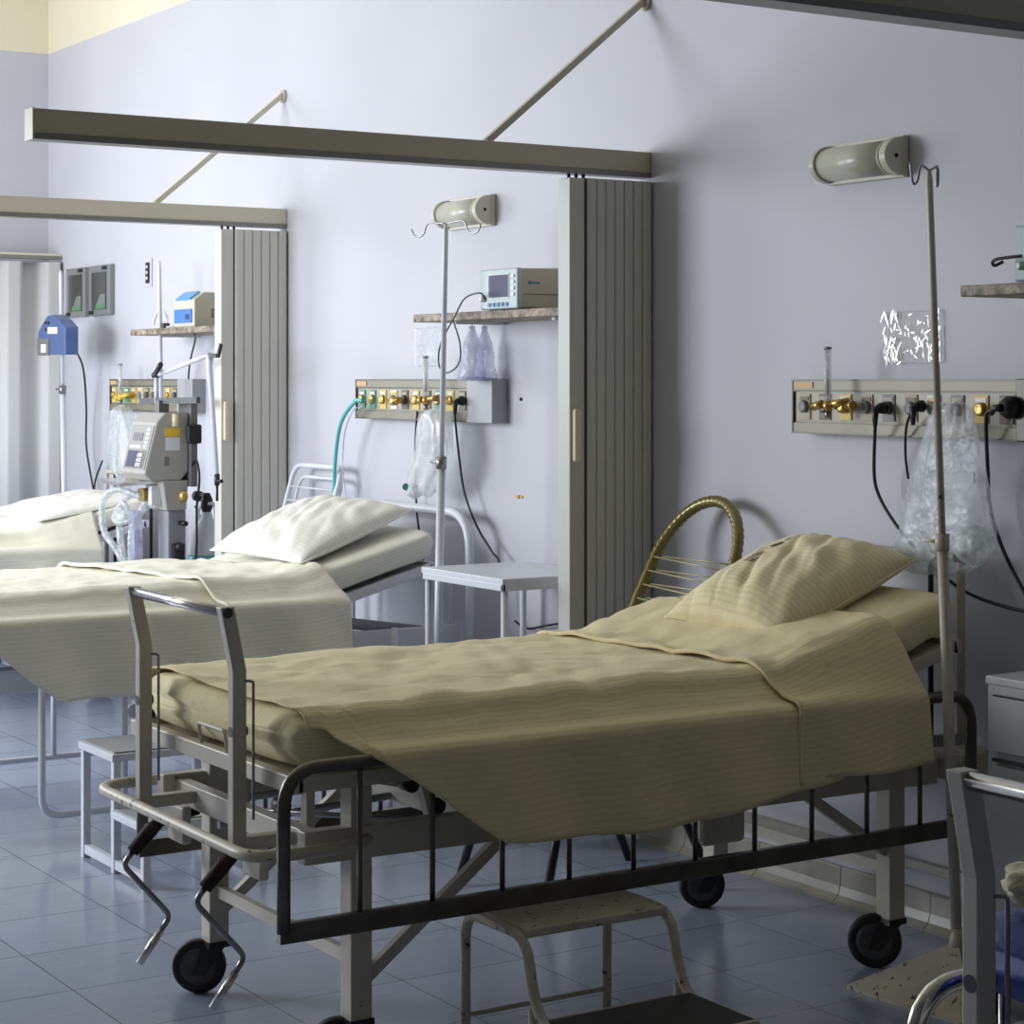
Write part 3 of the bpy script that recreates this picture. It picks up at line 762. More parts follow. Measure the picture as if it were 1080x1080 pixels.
# ------------------------------------------------------------------ gas / power panels
def gas_panel(x, socks, label, cover=True, length=.93):
    t = thing('gas_outlet_panel', (x, 0, 1.432), label, 'outlet panel')
    D = .06; H = .168
    m = MB(); m.span((0, -D, 0), (length, -.001, H)); m.build('housing', 'panel_body', t, bevel=.002)
    m = MB(); m.span((.004, -D-.006, .002), (length, -D+.001, .034)).span((.004, -D-.006, H-.034), (length, -D+.001, H-.003)); m.build('trunking_cover', 'panel_body', t, bevel=.001)
    m = MB(); m.span((0, -D-.010, H-.005), (length, -D, H)).span((0, -D-.010, 0), (length, -D, .004)).span((0, -D-.008, 0), (.006, -D, H)).span((.006, -D-.007, H-.037), (length, -D, H-.034)); m.build('edge_strip', 'edge_dark', t)
    MB().span((.02, -D-.003, .040), (length-.01, -D+.001, H-.040)).build('socket_panel', 'panel_face', t)
    MB().span((.012, -D-.009, H-.027), (.10, -D-.006, H-.009)).build('sticker', 'sticker_orange', t)
    n = len(socks); pitch = (length-.10)/(n-1)
    for i, c in enumerate(socks):
        cx = .06+i*pitch
        base = MB(); base.span((cx-.026, -D-.007, .044), (cx+.026, -D-.002, H-.045)); b = base.build('outlet', {'y': 'sock_yellow', 'b': 'sock_beige', 'g': 'sock_green', 'k': 'sock_grey', 'w': 'sock_white', 'n': 'sock_brown'}[c], t, bevel=.001)
        MB().lathe([(.019, 0), (.019, .010), (.012, .014), (.009, .012)], (cx, -D-.006, .084), (0, -1, 0), 16).build('socket_ring', 'brass' if c in 'yg' else ('hub' if c in 'nk' else 'sock_grey'), b)
        MB().span((cx-.02, -D-.009, .103), (cx+.02, -D-.0065, .115)).build('outlet_label', {'y': 'sock_white', 'g': 'sock_white', 'n': 'sock_beige', 'k': 'sock_beige', 'b': 'sock_brown', 'w': 'sock_yellow'}[c], b)
    if cover:
        MB().span((length, -D-.012, -.002), (length+.19, -.001, H+.001)).build('end_cover', 'panel_grey', t, bevel=.003)
    else:
        MB().span((length, -D-.012, -.002), (length+.05, -.001, H+.001)).build('end_cover', 'edge_dark', t, bevel=.003)
    return t
gas_panel(-5.02, 'bnybkbwkyn', 'long metal outlet strip with black cords plugged in, on the dim wall', cover=False, length=.95)
gas_panel(-7.91, 'ggywnyngyn', 'long metal outlet strip with grey end cover and teal hose, under the middle monitor')
gas_panel(-10.75, 'yggywnkgyn', 'long metal outlet strip with grey end cover on the far bay wall behind the ventilator')

# flowmeters
def flowmeter(x, z, label, c='brass', dy=.13):
    t = thing('flowmeter', (x, -dy, z), label, 'flowmeter')
    MB().cyl((0, 0, 0), (0, 0, .03), .014).cyl((0, 0, .02), (0, dy-.075, .02), .008).build('valve_body', c, t)
    MB().cyl((0, 0, .03), (0, 0, .185), .011).build('gauge_tube', 'plastic_tube', t)
    MB().cyl((0, 0, .185), (0, 0, .193), .012).cyl((0, 0, .05), (0, 0, .1), .004).build('tube_cap', 'steel', t)
    MB().cyl((-.025, 0, .02), (-.065, 0, .012), .013).cyl((.02, 0, .02), (.06, .03, .03), .011).build('adjusting_knob', c, t)
    MB().cyl((0, 0, -.022), (0, 0, 0), .009).build('outlet_spout', 'steel', t)
    return t
p = on_y(873, 440, -.13); flowmeter(p.x, 1.505, 'clear glass flowmeter with brass valve plugged into the strip by the nearest bed')
p = on_y(449, 430, -.13); flowmeter(p.x, 1.50, 'slim clear flowmeter on the middle outlet strip left of the drip pole')
p = on_y(127, 430, -.13); flowmeter(p.x, 1.49, 'pale yellow flowmeter on the left end of the far outlet strip', 'sock_yellow')
# regulator knobs stuck in outlets
def regulator(px, py, y, label, m='brass'):
    p = on_y(px, py, y); t = thing('gas_connector', p, label, 'connector')
    MB().lathe([(.010, 0), (.018, .004), (.018, .026), (.010, .03), (.010, .052)], (0, -y*0, 0), (0, 1, 0), 14).build('valve_knob', m, t)
    MB().cyl((-.03, .012, 0), (.035, .012, .004), .009).cyl((.035, .012, .004), (.05, .012, .004), .014).build('hose_nozzle', m, t)
regulator(885, 429, -.118, 'brass gas connector beside the flowmeter near the nearest bed')
regulator(412, 423, -.118, 'brass gas connector on the left of the middle outlet strip')
regulator(155, 423, -.118, 'yellow brass gas connector on the far outlet strip', 'sock_yellow')

# ------------------------------------------------------------------ cords
def cord(pts, r, label, m='black', name='power_cord', plug=None, sub=8, cat='cord'):
    t = thing(name, pts[0], label, cat); o = Vector(pts[0])
    P = catmull([Vector(p)-o for p in pts], sub)
    MB().tube(P, r, 8).build('cable', m, t)
    if plug:
        q = MB()
        if plug == 'big': q.lathe([(.012, 0), (.03, .003), (.032, .02), (.022, .04), (.010, .045)], (0, .045, .0), (0, -1, 0), 16); q.tube([(0, 0, 0), (-.03, 0, -.002), (-.042, 0, -.02)], [.012, .010, .006], 8)
        else: q.lathe([(.014, 0), (.018, .004), (.016, .022), (.009, .03)], (0, .04, .004), (0, -1, 0), 14); q.tube([(0, .012, .004), (0, 0, 0), (0, 0, -.05)], [.011, .012, .006], 8)
        q.build('plug', 'black', t)
    return t
Y = -.115
def yp(L, y=Y): return [on_y(a, b, (c[0] if c else y)) for a, b, *c in L]
cord(yp([(923, 432), (923, 450, -.11), (922, 500, -.07), (928, 525, -.06), (944, 552, -.06), (965, 578, -.06), (990, 603, -.06), (1020, 625, -.06), (1060, 640, -.06), (1100, 648, -.06)]), .0052, 'black cord curving down from the strip behind the tall drip pole', plug='small')
cord(yp([(963, 430), (956, 450, -.09), (955, 480, -.06), (958, 505, -.05)]), .004, 'short black cord end hanging below the outlet strip near the tall drip pole', plug='small')
cord(yp([(1057, 430), (1043, 434), (1040, 445, -.11), (1042, 500, -.07), (1044, 535, -.06), (1056, 575, -.06), (1075, 615, -.06), (1095, 650, -.06)]), .0055, 'thick black cord with round plug hanging down the right edge', plug='big')
cord(yp([(480, 424), (480, 440, -.11), (484, 480, -.07), (490, 520, -.06), (503, 555, -.06), (519, 582, -.06), (527, 595, -.06), (532, 640, -.05)]), .0045, 'black cord hanging from the middle outlet strip to the white table', plug='small')
cord(yp([(440, 434, -.07), (438, 470, -.05), (439, 530, -.04), (442, 560, -.04), (451, 625, -.04), (452, 640, -.04)]), .0045, 'thin black cord hanging behind the plastic bag in the middle bay')
cord(yp([(543, 655), (556, 663), (575, 660), (600, 656)], -.03), .0045, 'black cord lying along the wall beneath the small white table')
cord(yp([(205, 352, -.2), (206, 358, -.12), (200, 385, -.05), (198, 420, -.04), (198, 450, -.04)]), .0045, 'thin black cord hanging from the far shelf behind the ventilator arm')
cord([on_y(80, 369, -.22), on_y(88, 390, -.12), on_y(91, 430, -.06), on_y(91, 470, -.05), on_y(97, 508, -.04), on_y(100, 524, -.04), on_y(100, 545, -.04)], .0055, 'long black cord hanging from the blue infusion pump')
cord(yp([(108, 486), (101, 505), (99, 520)], -.05), .005, 'short black cord joining the pump cord above the farthest pillow')
cord(yp([(206, 534), (214, 551), (222, 562)], -.12), .006, 'short black cable crossing the oxygen cylinder in the far bay')
cord(yp([(383, 422), (374, 424), (360, 445, -.12), (354, 480, -.11), (352, 530, -.10), (352, 560, -.10)]), .009, 'teal oxygen hose looping down from the middle outlet strip', m='teal', name='oxygen_hose', cat='hose')
cord(yp([(383, 428), (372, 434), (363, 460, -.1), (362, 500, -.1), (368, 540, -.1)]), .004, 'thin clear lilac tube beside the teal hose', m='plastic_lilac', name='clear_hose', cat='hose')
# lead loop from the middle monitor
cord([on_y(512, 316, -.312), on_y(506, 309, -.33), on_y(490, 315, -.32), on_y(479, 335, -.33), on_y(465, 362, -.33), on_y(463, 385, -.33), on_y(472, 393, -.33), on_y(484, 383, -.33), on_y(485, 362, -.33), on_y(478, 338, -.34)], .0032, 'thin grey sensor lead looping below the middle monitor', m='hub', name='sensor_lead')
cord([on_y(1058, 276, -.28), on_y(1049, 280, -.30), on_y(1047, 276, -.31), on_y(1053, 273, -.31), on_y(1068, 271, -.30), on_y(1078, 270, -.29)], .0045, 'grey sensor lead plugged into the monitor at the right edge', m='hub', name='sensor_lead')

# ------------------------------------------------------------------ drip stands
def iv_stand(base, top, label, hooks=True, wide=True, m='cream_paint', joint=1.17, plate=False, ang=0, r=.0135, hook_half=.085, legs=True):
    base = Vector(base); t = thing('iv_stand', base, label, 'drip stand')
    T = Vector(top)-base; J = T*(joint/T.z)
    MB().cyl((0, 0, .02), J, r*1.15).build('lower_pole', m, t)
    MB().tube([J, T-V(0, 0, .03), T], [r*.78, r*.78, r*.4]).build('upper_pole', m, t)
    MB().cyl(J-V(0, 0, .03), J+V(0, 0, .015), r*1.5).cyl(J+V(-.045, -.02, -.005), J+V(0, 0, -.005), .005).build('height_clamp', 'steel' if m == 'white_paint' else 'cream_worn', t)
    if hooks:
        d = Vector((math.cos(ang), math.sin(ang), 0)); h = hook_half
        for s in (1, -1):
            if wide: P = [T, T+d*s*h*.75+V(0, 0, .006), T+d*s*h*.95+V(0, 0, -.03), T+d*s*h*1.15+V(0, 0, -.042), T+d*s*h*1.38+V(0, 0, -.035), T+d*s*h*1.5+V(0, 0, -.012)]
            else: P = [T+V(0, 0, -.005), T+d*s*h*.8+V(0, 0, .005), T+d*s*h+V(0, -.005, -.035), T+d*s*h*1.15+V(0, -.015, -.04), T+d*s*h*1.3+V(0, -.02, .012)]
            MB().tube(catmull(P, 6), .0035, 8).build('hook', 'steel', t)
    if plate:
        a = [V(-.18, -.225, 0), V(.235, -.19, 0), V(-.145, .18, 0)]; ap = V(0, 0, .125)
        o = MB()
        for i in range(3):
            p, q = a[i], a[(i+1) % 3]
            o.faces([p+V(0, 0, .012), q+V(0, 0, .012), q*.10+ap, p*.10+ap], [(0, 1, 2, 3)])
            o.faces([p, q, q+V(0, 0, .012), p+V(0, 0, .012)], [(0, 1, 2, 3)])
        o.faces([a[0]*.10+ap, a[1]*.10+ap, a[2]*.10+ap], [(0, 1, 2)]); o.faces(a, [(2, 1, 0)])
        o.build('base_plate', 'cream_worn', t)
        MB().tube([(0, 0, .11), (0, 0, .17)], [.03, r*1.2]).build('pole_socket', 'cream_worn', t)
    elif legs:
        for k in range(5):
            a = k*2*PI/5+.3; c = V(math.cos(a), math.sin(a), 0)
            MB().tube([V(0, 0, .09), c*.06+V(0, 0, .085), c*.17+V(0, 0, .05)], .009, 8).tube([c*.17+V(0, 0, .05), c*.17+V(0, 0, .0)], .012, 8).build('foot_arm', m, t)
    return t
b = on_x(1004, 1012, -3.94); 
iv_stand((-3.955, -.40, 0), on_y(980, 178, -.42), 'tall chipped cream drip pole with triangular base plate, standing before the nearest bed head', plate=True, wide=False, m='cream_pole', hook_half=.045, ang=1.75, joint=1.18, r=.0125)
iv_stand((-6.66, -.40, 0), on_y(470, 236, -.40), 'white drip pole with two hooks at the small white table in the middle bay', m='white_paint', joint=1.30, ang=.25, hook_half=.12)
iv_stand((-11.05, -.20, 0), on_y(64, 285, -.26), 'white drip pole carrying the blue infusion pump at the far left', m='white_paint', hooks=False, joint=1.55)
iv_stand((-9.62, -.22, 0), on_y(168, 275, -.22), 'thin white pole without hooks rising behind the ventilator', m='white_paint', hooks=False, joint=1.2, legs=False)
# black tape marks on poles
# blue infusion pump
p = on_y(60, 354, -.26)
t = thing('infusion_pump', p, 'blue infusion pump clamped on the far left drip pole', 'infusion pump')
S = 1/.21*.001*4.8
def q(px, py, dy=0): return on_y(px, py, -.32+dy)-p
prof = [(40, 374), (40, 350), (47, 340), (53, 333), (62, 332), (70, 337), (79, 345), (79, 374)]
MB().prism([q(40+(a-40)*.74, b) for a, b in prof], (0, .075, 0)).build('pump_body', 'blue_plastic', t, bevel=.006)
MB().prism([q(a, b, -.006) for a, b in ((39, 375), (39, 357), (51, 357), (51, 375))], (0, .01, 0)).build('drop_chamber', 'vent_dark', t, bevel=.003)
MB().prism([q(a, b, -.012) for a, b in ((43, 372), (43, 363), (48, 363), (48, 372))], (0, .01, 0)).build('dial', 'button_white', t)
MB().prism([q(a, b, -.006) for a, b in ((50, 352), (50, 345), (60, 345), (60, 352))], (0, .01, 0)).build('display_label', 'white_label', t)
MB().prism([q(a, b, -.005) for a, b in ((47, 342), (47, 339), (51, 339), (51, 342))], (0, .01, 0)).build('button', 'black', t)
MB().prism([q(a, b, -.005) for a, b in ((47, 349), (47, 346), (51, 346), (51, 349))], (0, .01, 0)).build('button', 'black', t)
k = q(70, 349, .04); MB().cyl(k, k+V(.05, 0, 0), .006).lathe([(.006, 0), (.02, .004), (.02, .014), (.008, .02)], k+V(.045, 0, 0), (1, 0, 0), 12).build('clamp_knob', 'black', t)

# ------------------------------------------------------------------ wall boxes and vent
def wall_box(px, w, label):
    a = on_y(px[0], px[2], 0); 
    x0 = on_y(px[0], 280, 0).x; x1 = on_y(px[1], 280, 0).x; z1 = 2.235; z0 = 1.955
    t = thing('wall_display_box', (x0, 0, z0), label, 'wall box')
    W = x1-x0; H = z1-z0
    MB().span((0, -.03, 0), (W, -.001, H)).build('box_frame', 'box_frame', t, bevel=.003)
    MB().span((W*.16, -.034, H*.12), (W*.84, -.029, H*.86)).build('dark_glass', 'box_glass', t)
    MB().prism([(W*.35, -.0345, H*.13), (W*.83, -.0345, H*.13), (W*.83, -.0345, H*.42), (W*.6, -.0345, H*.42)], (0, -.001, 0)).build('pale_patch', 'box_frame', t)  # slanted lighter patch over the lower glass
    MB().span((W*.38, -.037, H*.13), (W*.8, -.034, H*.22)).build('green_reflection', 'green_reflect_tint', t)  # thin green block imitating a reflection in the dark glass
    MB().span((W*.68, -.038, H*.9), (W*.86, -.03, H*.97)).build('latch', 'black', t)
    MB().span((W*.05, -.038, H*.03), (W*.22, -.03, H*.1)).build('latch', 'black', t)
wall_box((75, 95, 256), 0, 'left of two grey framed boxes with dark glass high on the far wall')
wall_box((99, 121, 252), 0, 'right of two grey framed boxes with dark glass high on the far wall')
x0 = on_y(155.5, 270, 0).x
t = thing('wall_socket', (x0, 0, 2.11), 'narrow dark socket slot on the wall above the far shelf', 'socket')
MB().span((-.02, -.006, -.02), (.07, -.001, .13)).build('face_plate', 'wall', t)
MB().span((0, -.012, 0), (.045, -.004, .11)).build('slot', 'black', t)
for z in (.02, .05, .08): MB().span((.012, -.015, z), (.032, -.011, z+.014)).build('contact', 'sock_white', t)
# small hook marks on the wall of the middle bay
for px, py, lab in ((548, 524, 'tiny metal wall plug low on the bright wall beside the folding curtain'), (550, 421, 'tiny dark screw in the bright wall right of the middle outlet strip')):
    p = on_y(px, py, 0); t = thing('wall_screw', p, lab, 'screw')
    MB().lathe([(.007, 0), (.006, .006), (.002, .008)], (0, 0, 0), (0, -1, 0), 10).build('screw_head', 'brass' if py > 500 else 'ink', t)
    if py > 500: MB().box((0, -.003, 0), (.05, .004, .008)).build('metal_tab', 'brass', t)

# ------------------------------------------------------------------ plastic things
def film(x0, x1, z0, z1, y, label, m='plastic_film', amp=.008, name='plastic_sleeve', cat='plastic sleeve', seed=0, par='film'):
    t = thing(name, (x0, y, z0), label, cat); W = x1-x0; H = z1-z0
    MB().grid(lambda u, v: V(u*W, amp*nz(u*3, v*3, seed)*(1)+amp*.7*nz(u*9, v*9, seed+2), v*H), 24, 24).build(par, m, t)
    m2 = MB(); m2.tube(fillet([(0, 0, H), (W, 0, H), (W, 0, 0), (0, 0, 0)], .01, 3, True), .0018, 6, closed=True); m2.build('welded_edge', 'plastic_film', t)
    return t
a = on_y(929, 383, -.008); b = on_y(993, 327, -.008)
film(a.x, b.x, a.z, b.z, -.008, 'crinkled clear plastic sleeve on the wall behind the tall drip pole', 'crinkle', .003)
slv = [o for o in bpy.data.objects if o.name.startswith('plastic_sleeve')][0]
W_, H_ = b.x-a.x, b.z-a.z; random.seed(11)
cr = MB()
def fleck(x, z, l, w, an):
    d = V(math.cos(an), 0, math.sin(an)); n_ = V(-d.z, 0, d.x)
    P = V(x, -.005, z)
    cr.faces([P-d*l, P-n_*w*1.1+V(0, random.uniform(-.12, .12)*w, 0), P+d*l, P+n_*w*1.1+V(0, random.uniform(-.12, .12)*w, 0)], [(0, 1, 2, 3)])
for k in range(34): fleck(random.uniform(.01, .06)+.03*random.random(), random.uniform(.0, H_), random.uniform(.008, .028), random.uniform(.0008, .003), random.gauss(1.6, .4))
for k in range(24): fleck(W_*random.gauss(.74, .09), H_*random.gauss(.32, .13), random.uniform(.006, .018), random.uniform(.0008, .0025), random.gauss(1.6, .7))
for k in range(20): fleck(W_*random.uniform(.25, .8), H_*random.uniform(.2, .95), random.uniform(.004, .010), random.uniform(.001, .003), random.uniform(0, 3))
for k in range(18): fleck(W_-random.uniform(.0, .012), H_*random.random(), random.uniform(.006, .02), random.uniform(.001, .002), 1.57)
tag(cr.build('glint_fleck', 'glint', slv, recalc=False), kind='stuff')  # metal flecks added to imitate light glinting on the sleeve
a = on_y(436, 386, -.012); b = on_y(466, 345, -.012)
film(a.x, b.x, a.z, b.z, -.012, 'milky plastic sleeve on the wall under the left end of the middle shelf', 'plastic_film', .004, seed=4)
# clear plastic bags
def bag(cx, y, cz, outline, th, label, m='plastic_bag', seed=0, name='plastic_bag', extra=None):
    """outline: list of (dz from top, halfwidth, xshift)"""
    t = thing(name, (cx, y, cz), label, 'plastic bag')
    o = MB(); NS = 40; NZ = 44; zt = outline[0][0]; zb = outline[-1][0]
    hw = [(p[0], p[1]) for p in outline]; xs = [(p[0], p[2]) for p in outline]
    hw = sorted(hw); xs = sorted(xs)
    def fn(u, v):
        z = zb+(zt-zb)*v; a = 2*PI*u; w = interp(hw, z); s = interp(xs, z)
        wob = 1+.22*nz(math.cos(a)*2.2, math.sin(a)*2.2+z*5, seed)+.10*math.sin(a*9+z*6)*(.6)
        d = min(w, th)*(1 if 0 < v < 1 else .3)
        return V(s+w*math.cos(a)*wob, d*math.sin(a)*wob*.8, z+.01*nz(a, z*9, seed))
    o.grid(fn, NS, NZ)
    bmesh.ops.remove_doubles(o.bm, verts=o.bm.verts, dist=.0003)
    o.build('film', m, t)
    MB().tube([fn(i/40, 1) for i in range(40)], .003, 6, closed=True).build('gathered_neck', 'plastic_tube', t)
    if extra: extra(t)
    return t
def ex1(t):
    MB().box((-.10, -.01, -.38), (.05, .035, .15), Matrix.Rotation(.25, 3, 'Y')).build('mask_box', 'plastic_tube', t, bevel=.008)
    MB().lathe([(.03, 0), (.05, .03), (.055, .07), (.03, .11), (.012, .13)], (.03, 0, -.40), (1, 0, .15), 18).build('breathing_cup', 'plastic_tube', t)
    MB().span((-.02, -.006, -.22), (.09, -.002, -.19)).build('paper_slip', 'white_label', t)
p = on_y(1004, 425, -.14)
bag(p.x, -.14, p.z, [(0, .045, 0), (-.06, .08, .0), (-.15, .12, -.01), (-.30, .17, -.02), (-.40, .19, -.03), (-.46, .15, -.06), (-.49, .05, -.10)], .05, 'large clear plastic bag of breathing parts hanging from the strip behind the tall drip pole', seed=1, extra=ex1)
def ex2(t):
    MB().lathe([(.022, 0), (.03, .02), (.028, .05), (.012, .06)], (-.13, -.03, -.33), (1, -.3, .1), 16).build('breathing_cup', 'plastic_tube', t)
    MB().cyl((-.155, -.05, -.31), (-.14, -.058, -.31), .014).build('green_valve', 'sock_green', t)
p = on_y(460, 432, -.14)
bag(p.x, -.14, p.z, [(0, .04, 0), (-.05, .09, 0), (-.16, .12, -.01), (-.24, .14, -.05), (-.30, .13, -.10), (-.35, .06, -.13)], .06, 'clear plastic bag with breathing mask hanging from the middle outlet strip', seed=5, extra=ex2, m='plastic_milky')
def ex3(t):
    MB().tube(catmull([(.0, -.03, -.05), (.02, -.03, -.2), (.0, -.03, -.33), (.05, -.03, -.40), (.07, -.03, -.55)], 8), .012, 10).build('corrugated_tube', 'plastic_tube', t)
p = on_y(128, 428, -.16)
bag(p.x, -.16, p.z, [(0, .03, 0), (-.04, .08, .01), (-.12, .12, 0), (-.26, .15, -.01), (-.33, .13, .02), (-.36, .05, .03)], .06, 'clear plastic bag of tubing hanging from the far outlet strip', seed=8, extra=ex3)
# clear oxygen masks hung under the middle shelf
for px, sc, lab in ((498, 1, 'clear lilac oxygen mask hanging under the middle shelf, left one of two'), (511, .9, 'clear lilac oxygen mask hanging under the middle shelf, right one of two')):
    p = on_y(px, 400, -.12 if sc == 1 else -.07)
    t = thing('oxygen_mask', p, lab, 'oxygen mask')
    m = MB(); m.lathe([(.052*sc, 0), (.055*sc, .015), (.045*sc, .05), (.045*sc, .09), (.034*sc, .14), (.018*sc, .175), (.012*sc, .19), (.012*sc, .205)], (0, 0, 0), (0, 0, 1), 20); m.build('mask_shell', 'plastic_lilac', t)
    MB().lathe([(.056*sc, -.006), (.06*sc, 0), (.056*sc, .006)], (0, 0, 0), (0, 0, 1), 20).build('soft_rim', 'plastic_lilac', t)
    MB().tube([(0, 0, .2), (0, 0, 1.815-p.z)], .003, 6).build('hanging_strap', 'plastic_tube', t)

# ------------------------------------------------------------------ ventilator (far bay)
VX, VY = -9.14, -.46
t = thing('ventilator', (VX, VY, 0), 'grey ventilator with tilted control face and jointed arm beside the farthest bed', 'ventilator')
# body: front facing -y, profile in y-z extruded along x (wide side seen from +x)
bd = [(-.13, 1.165), (-.07, 1.40), (-.03, 1.445), (.09, 1.445), (.09, 1.17), (.05, 1.13), (-.10, 1.13)]
b_ = MB().prism([(-.14, y, z) for y, z in bd], (.29, 0, 0)).build('main_body', 'vent_body', t, bevel=.008)
d = Vector((0, .06, .235)).normalized(); n = V(0, -d.z, d.y)
def fp(x, s, o=.0): return V(x*1.45+.0, -.13, 1.165)+d*s*.76+n*o
def plate(x0, x1, s0, s1, o0, o1, nm, m, par):
    MB().prism([fp(x0, s0, o0), fp(x1, s0, o0), fp(x1, s1, o0), fp(x0, s1, o0)], n*(o1-o0)).build(nm, m, par)
plate(-.078, .098, .02, .30, 0, .004, 'control_face', 'vent_face', t)
plate(-.064, .085, .03, .14, .004, .006, 'screen_surround', 'vent_dark', t)
plate(-.055, .02, .036, .134, .006, .008, 'screen', 'screen', t)
plate(-.05, .03, .20, .25, .004, .006, 'display', 'vent_dark', t)
for i in range(6): plate(.03+.022*(i % 2), .045+.022*(i % 2), .04+.03*(i//2), .06+.03*(i//2), .006, .012, 'dial', 'button_white', t)
for i in range(5): plate(.055, .08, .155+.027*i, .172+.027*i, .004, .007, 'key', 'button_white', t)
plate(-.06, .03, .155, .17, .004, .006, 'key_strip', 'button_white', t)
MB().span((.145, -.03, 1.20), (.155, -.01, 1.24)).build('side_clip', 'vent_dark', t)
MB().span((.149, -.03, 1.335), (.152, .045, 1.375)).build('yellow_sticker', 'yellow_label', t)
MB().span((.149, -.025, 1.27), (.152, .045, 1.33)).build('white_sticker', 'white_label', t)
MB().cyl((.160, .02, 1.38), (.160, .02, 1.44), .016).build('bottle_holder', 'handle_cream', t)
MB().span((.03, .09, 1.10), (.175, .125, 1.50)).build('back_rail', 'vent_dark', t, bevel=.004)
MB().span((.165, .07, 1.30), (.195, .14, 1.39)).build('rear_clamp', 'black', t, bevel=.01)
MB().prism([(-.07, -.04, 1.13), (-.07, .09, 1.13), (-.07, .08, .99), (-.07, -.02, .99)], (.22, 0, 0)).build('lower_housing', 'vent_body', t, bevel=.006)
MB().prism([(-.16, -.22, 1.115), (.08, -.22, 1.105), (.08, -.02, 1.115), (-.12, -.02, 1.125)], (0, 0, .016)).build('front_tray', 'chrome', t)
MB().box((.0, -.06, 1.06), (.08, .06, .06)).build('valve_block', 'brass', t, bevel=.01)
MB().box((.08, -.05, 1.06), (.04, .05, .09)).build('filter_case', 'button_white', t, bevel=.004)
MB().span((-.0, .0, .08), (.12, .09, .99)).build('column', 'grey_column', t, bevel=.006)
MB().lathe([(.02, 0), (.022, .03), (.014, .05)], (.121, .045, .82), (1, 0, 0), 14).box((.135, .045, .79), (.03, .05, .09)).build('cable_holder', 'black', t)
MB().tube([(.121, .06, .93), (.19, .06, .93)], .012).build('side_peg', 'black', t)
for k in range(5):
    a = k*2*PI/5+.2; c = V(math.cos(a), math.sin(a), 0); o = V(.015, .11, 0)
    MB().bar(o+c*.02+V(0, 0, .09), o+c*.24+V(0, 0, .07), .03, .02).cyl(o+c*.24+V(-.012, 0, .03), o+c*.24+V(.012, 0, .03), .03).build('base_arm', 'grey_column', t)
# handle rail across the top at z 1.5
MB().bar((-.26, .02, 1.495), (.42, .02, 1.505), .02, .028).build('cross_rail', 'hub', t)
MB().box((.0, .02, 1.47), (.05, .05, .06)).build('rail_mount', 'vent_dark', t)
def vq(px, py, dy=0): return on_y(px, py, VY+.02+dy)-Vector((VX, VY, 0))
A = vq(165, 425); A2 = vq(165, 396); B2 = vq(221, 374); C2 = vq(229, 500)
MB().cyl(A, A2, .011).tube([A2, B2], .011).tube([B2, B2+V(0, 0, -.06), C2], [.018, .014, .009]).build('support_arm', 'white_paint', t)
MB().cyl(A2+V(-.02, 0, 0), A2+V(.03, 0, .01), .018).cyl(vq(171, 393)+V(0, -.03, 0), vq(176, 384)+V(0, -.03, 0), .012).bar(B2+V(.01, 0, -.005), vq(230, 375), .02, .02).bar(vq(230, 376), vq(233, 363), .014, .014).split('joint_lever', 'black', t)
MB().cyl(C2, C2+V(0, 0, -.05), .012).cyl(C2+V(0, 0, -.03), C2+V(.05, 0, -.03), .008).cyl(C2+V(0, 0, -.05), C2+V(0, 0, -.12), .006).build('tube_clamp', 'black', t)
# breathing hoses
def corr(pts, r): 
    P = catmull(pts, 14); R = [r*(1+.12*math.sin(i*2.2)) for i in range(len(P))]
    return P, R
for L in ([(0, -.08, 1.06), (-.08, -.12, 1.05), (-.13, -.14, .98), (-.12, -.14, .85), (-.06, -.14, .74), (-.03, -.12, .6)], [(.02, -.09, 1.05), (-.14, -.16, 1.08), (-.24, -.18, 1.0), (-.22, -.18, .88), (-.12, -.16, .80), (-.02, -.14, .7)],
          [(.05, -.08, 1.03), (.03, -.14, .9), (.02, -.14, .75), (.03, -.12, .6)]):
    P, R = corr(L, .016); MB().tube(P, R, 10).build('breathing_hose', 'plastic_tube', t)
MB().tube(catmull([(.02, -.06, 1.0), (-.02, -.16, .93), (-.10, -.18, .95), (-.06, -.15, 1.02), (.0, -.14, .97)], 8), .012, 10).build('breathing_hose', 'plastic_tube', t)
MB().lathe([(.03, -.02), (.045, -.01), (.045, .01), (.03, .02)], (-.05, -.16, .96), (.3, -1, 0), 18).build('water_trap', 'plastic_tube', t)
MB().prism([(.0, -.11, .99), (.07, -.11, .99), (.09, -.11, .75), (.01, -.11, .72)], (0, -.04, 0)).build('hanging_bag', 'plastic_lilac', t)
MB().tube(catmull([(.17, .10, 1.2), (.22, .1, 1.22), (.25, .1, 1.14), (.22, .1, 1.0), (.22, .1, .85), (.2, .1, .7)], 8), .006, 8).build('black_hose', 'black', t)
MB().lathe([(.012, 0), (.03, .01), (.03, .03), (.012, .04)], (.225, .05, 1.06), (0, -1, 0), 8).build('yellow_connector', 'brass', t)
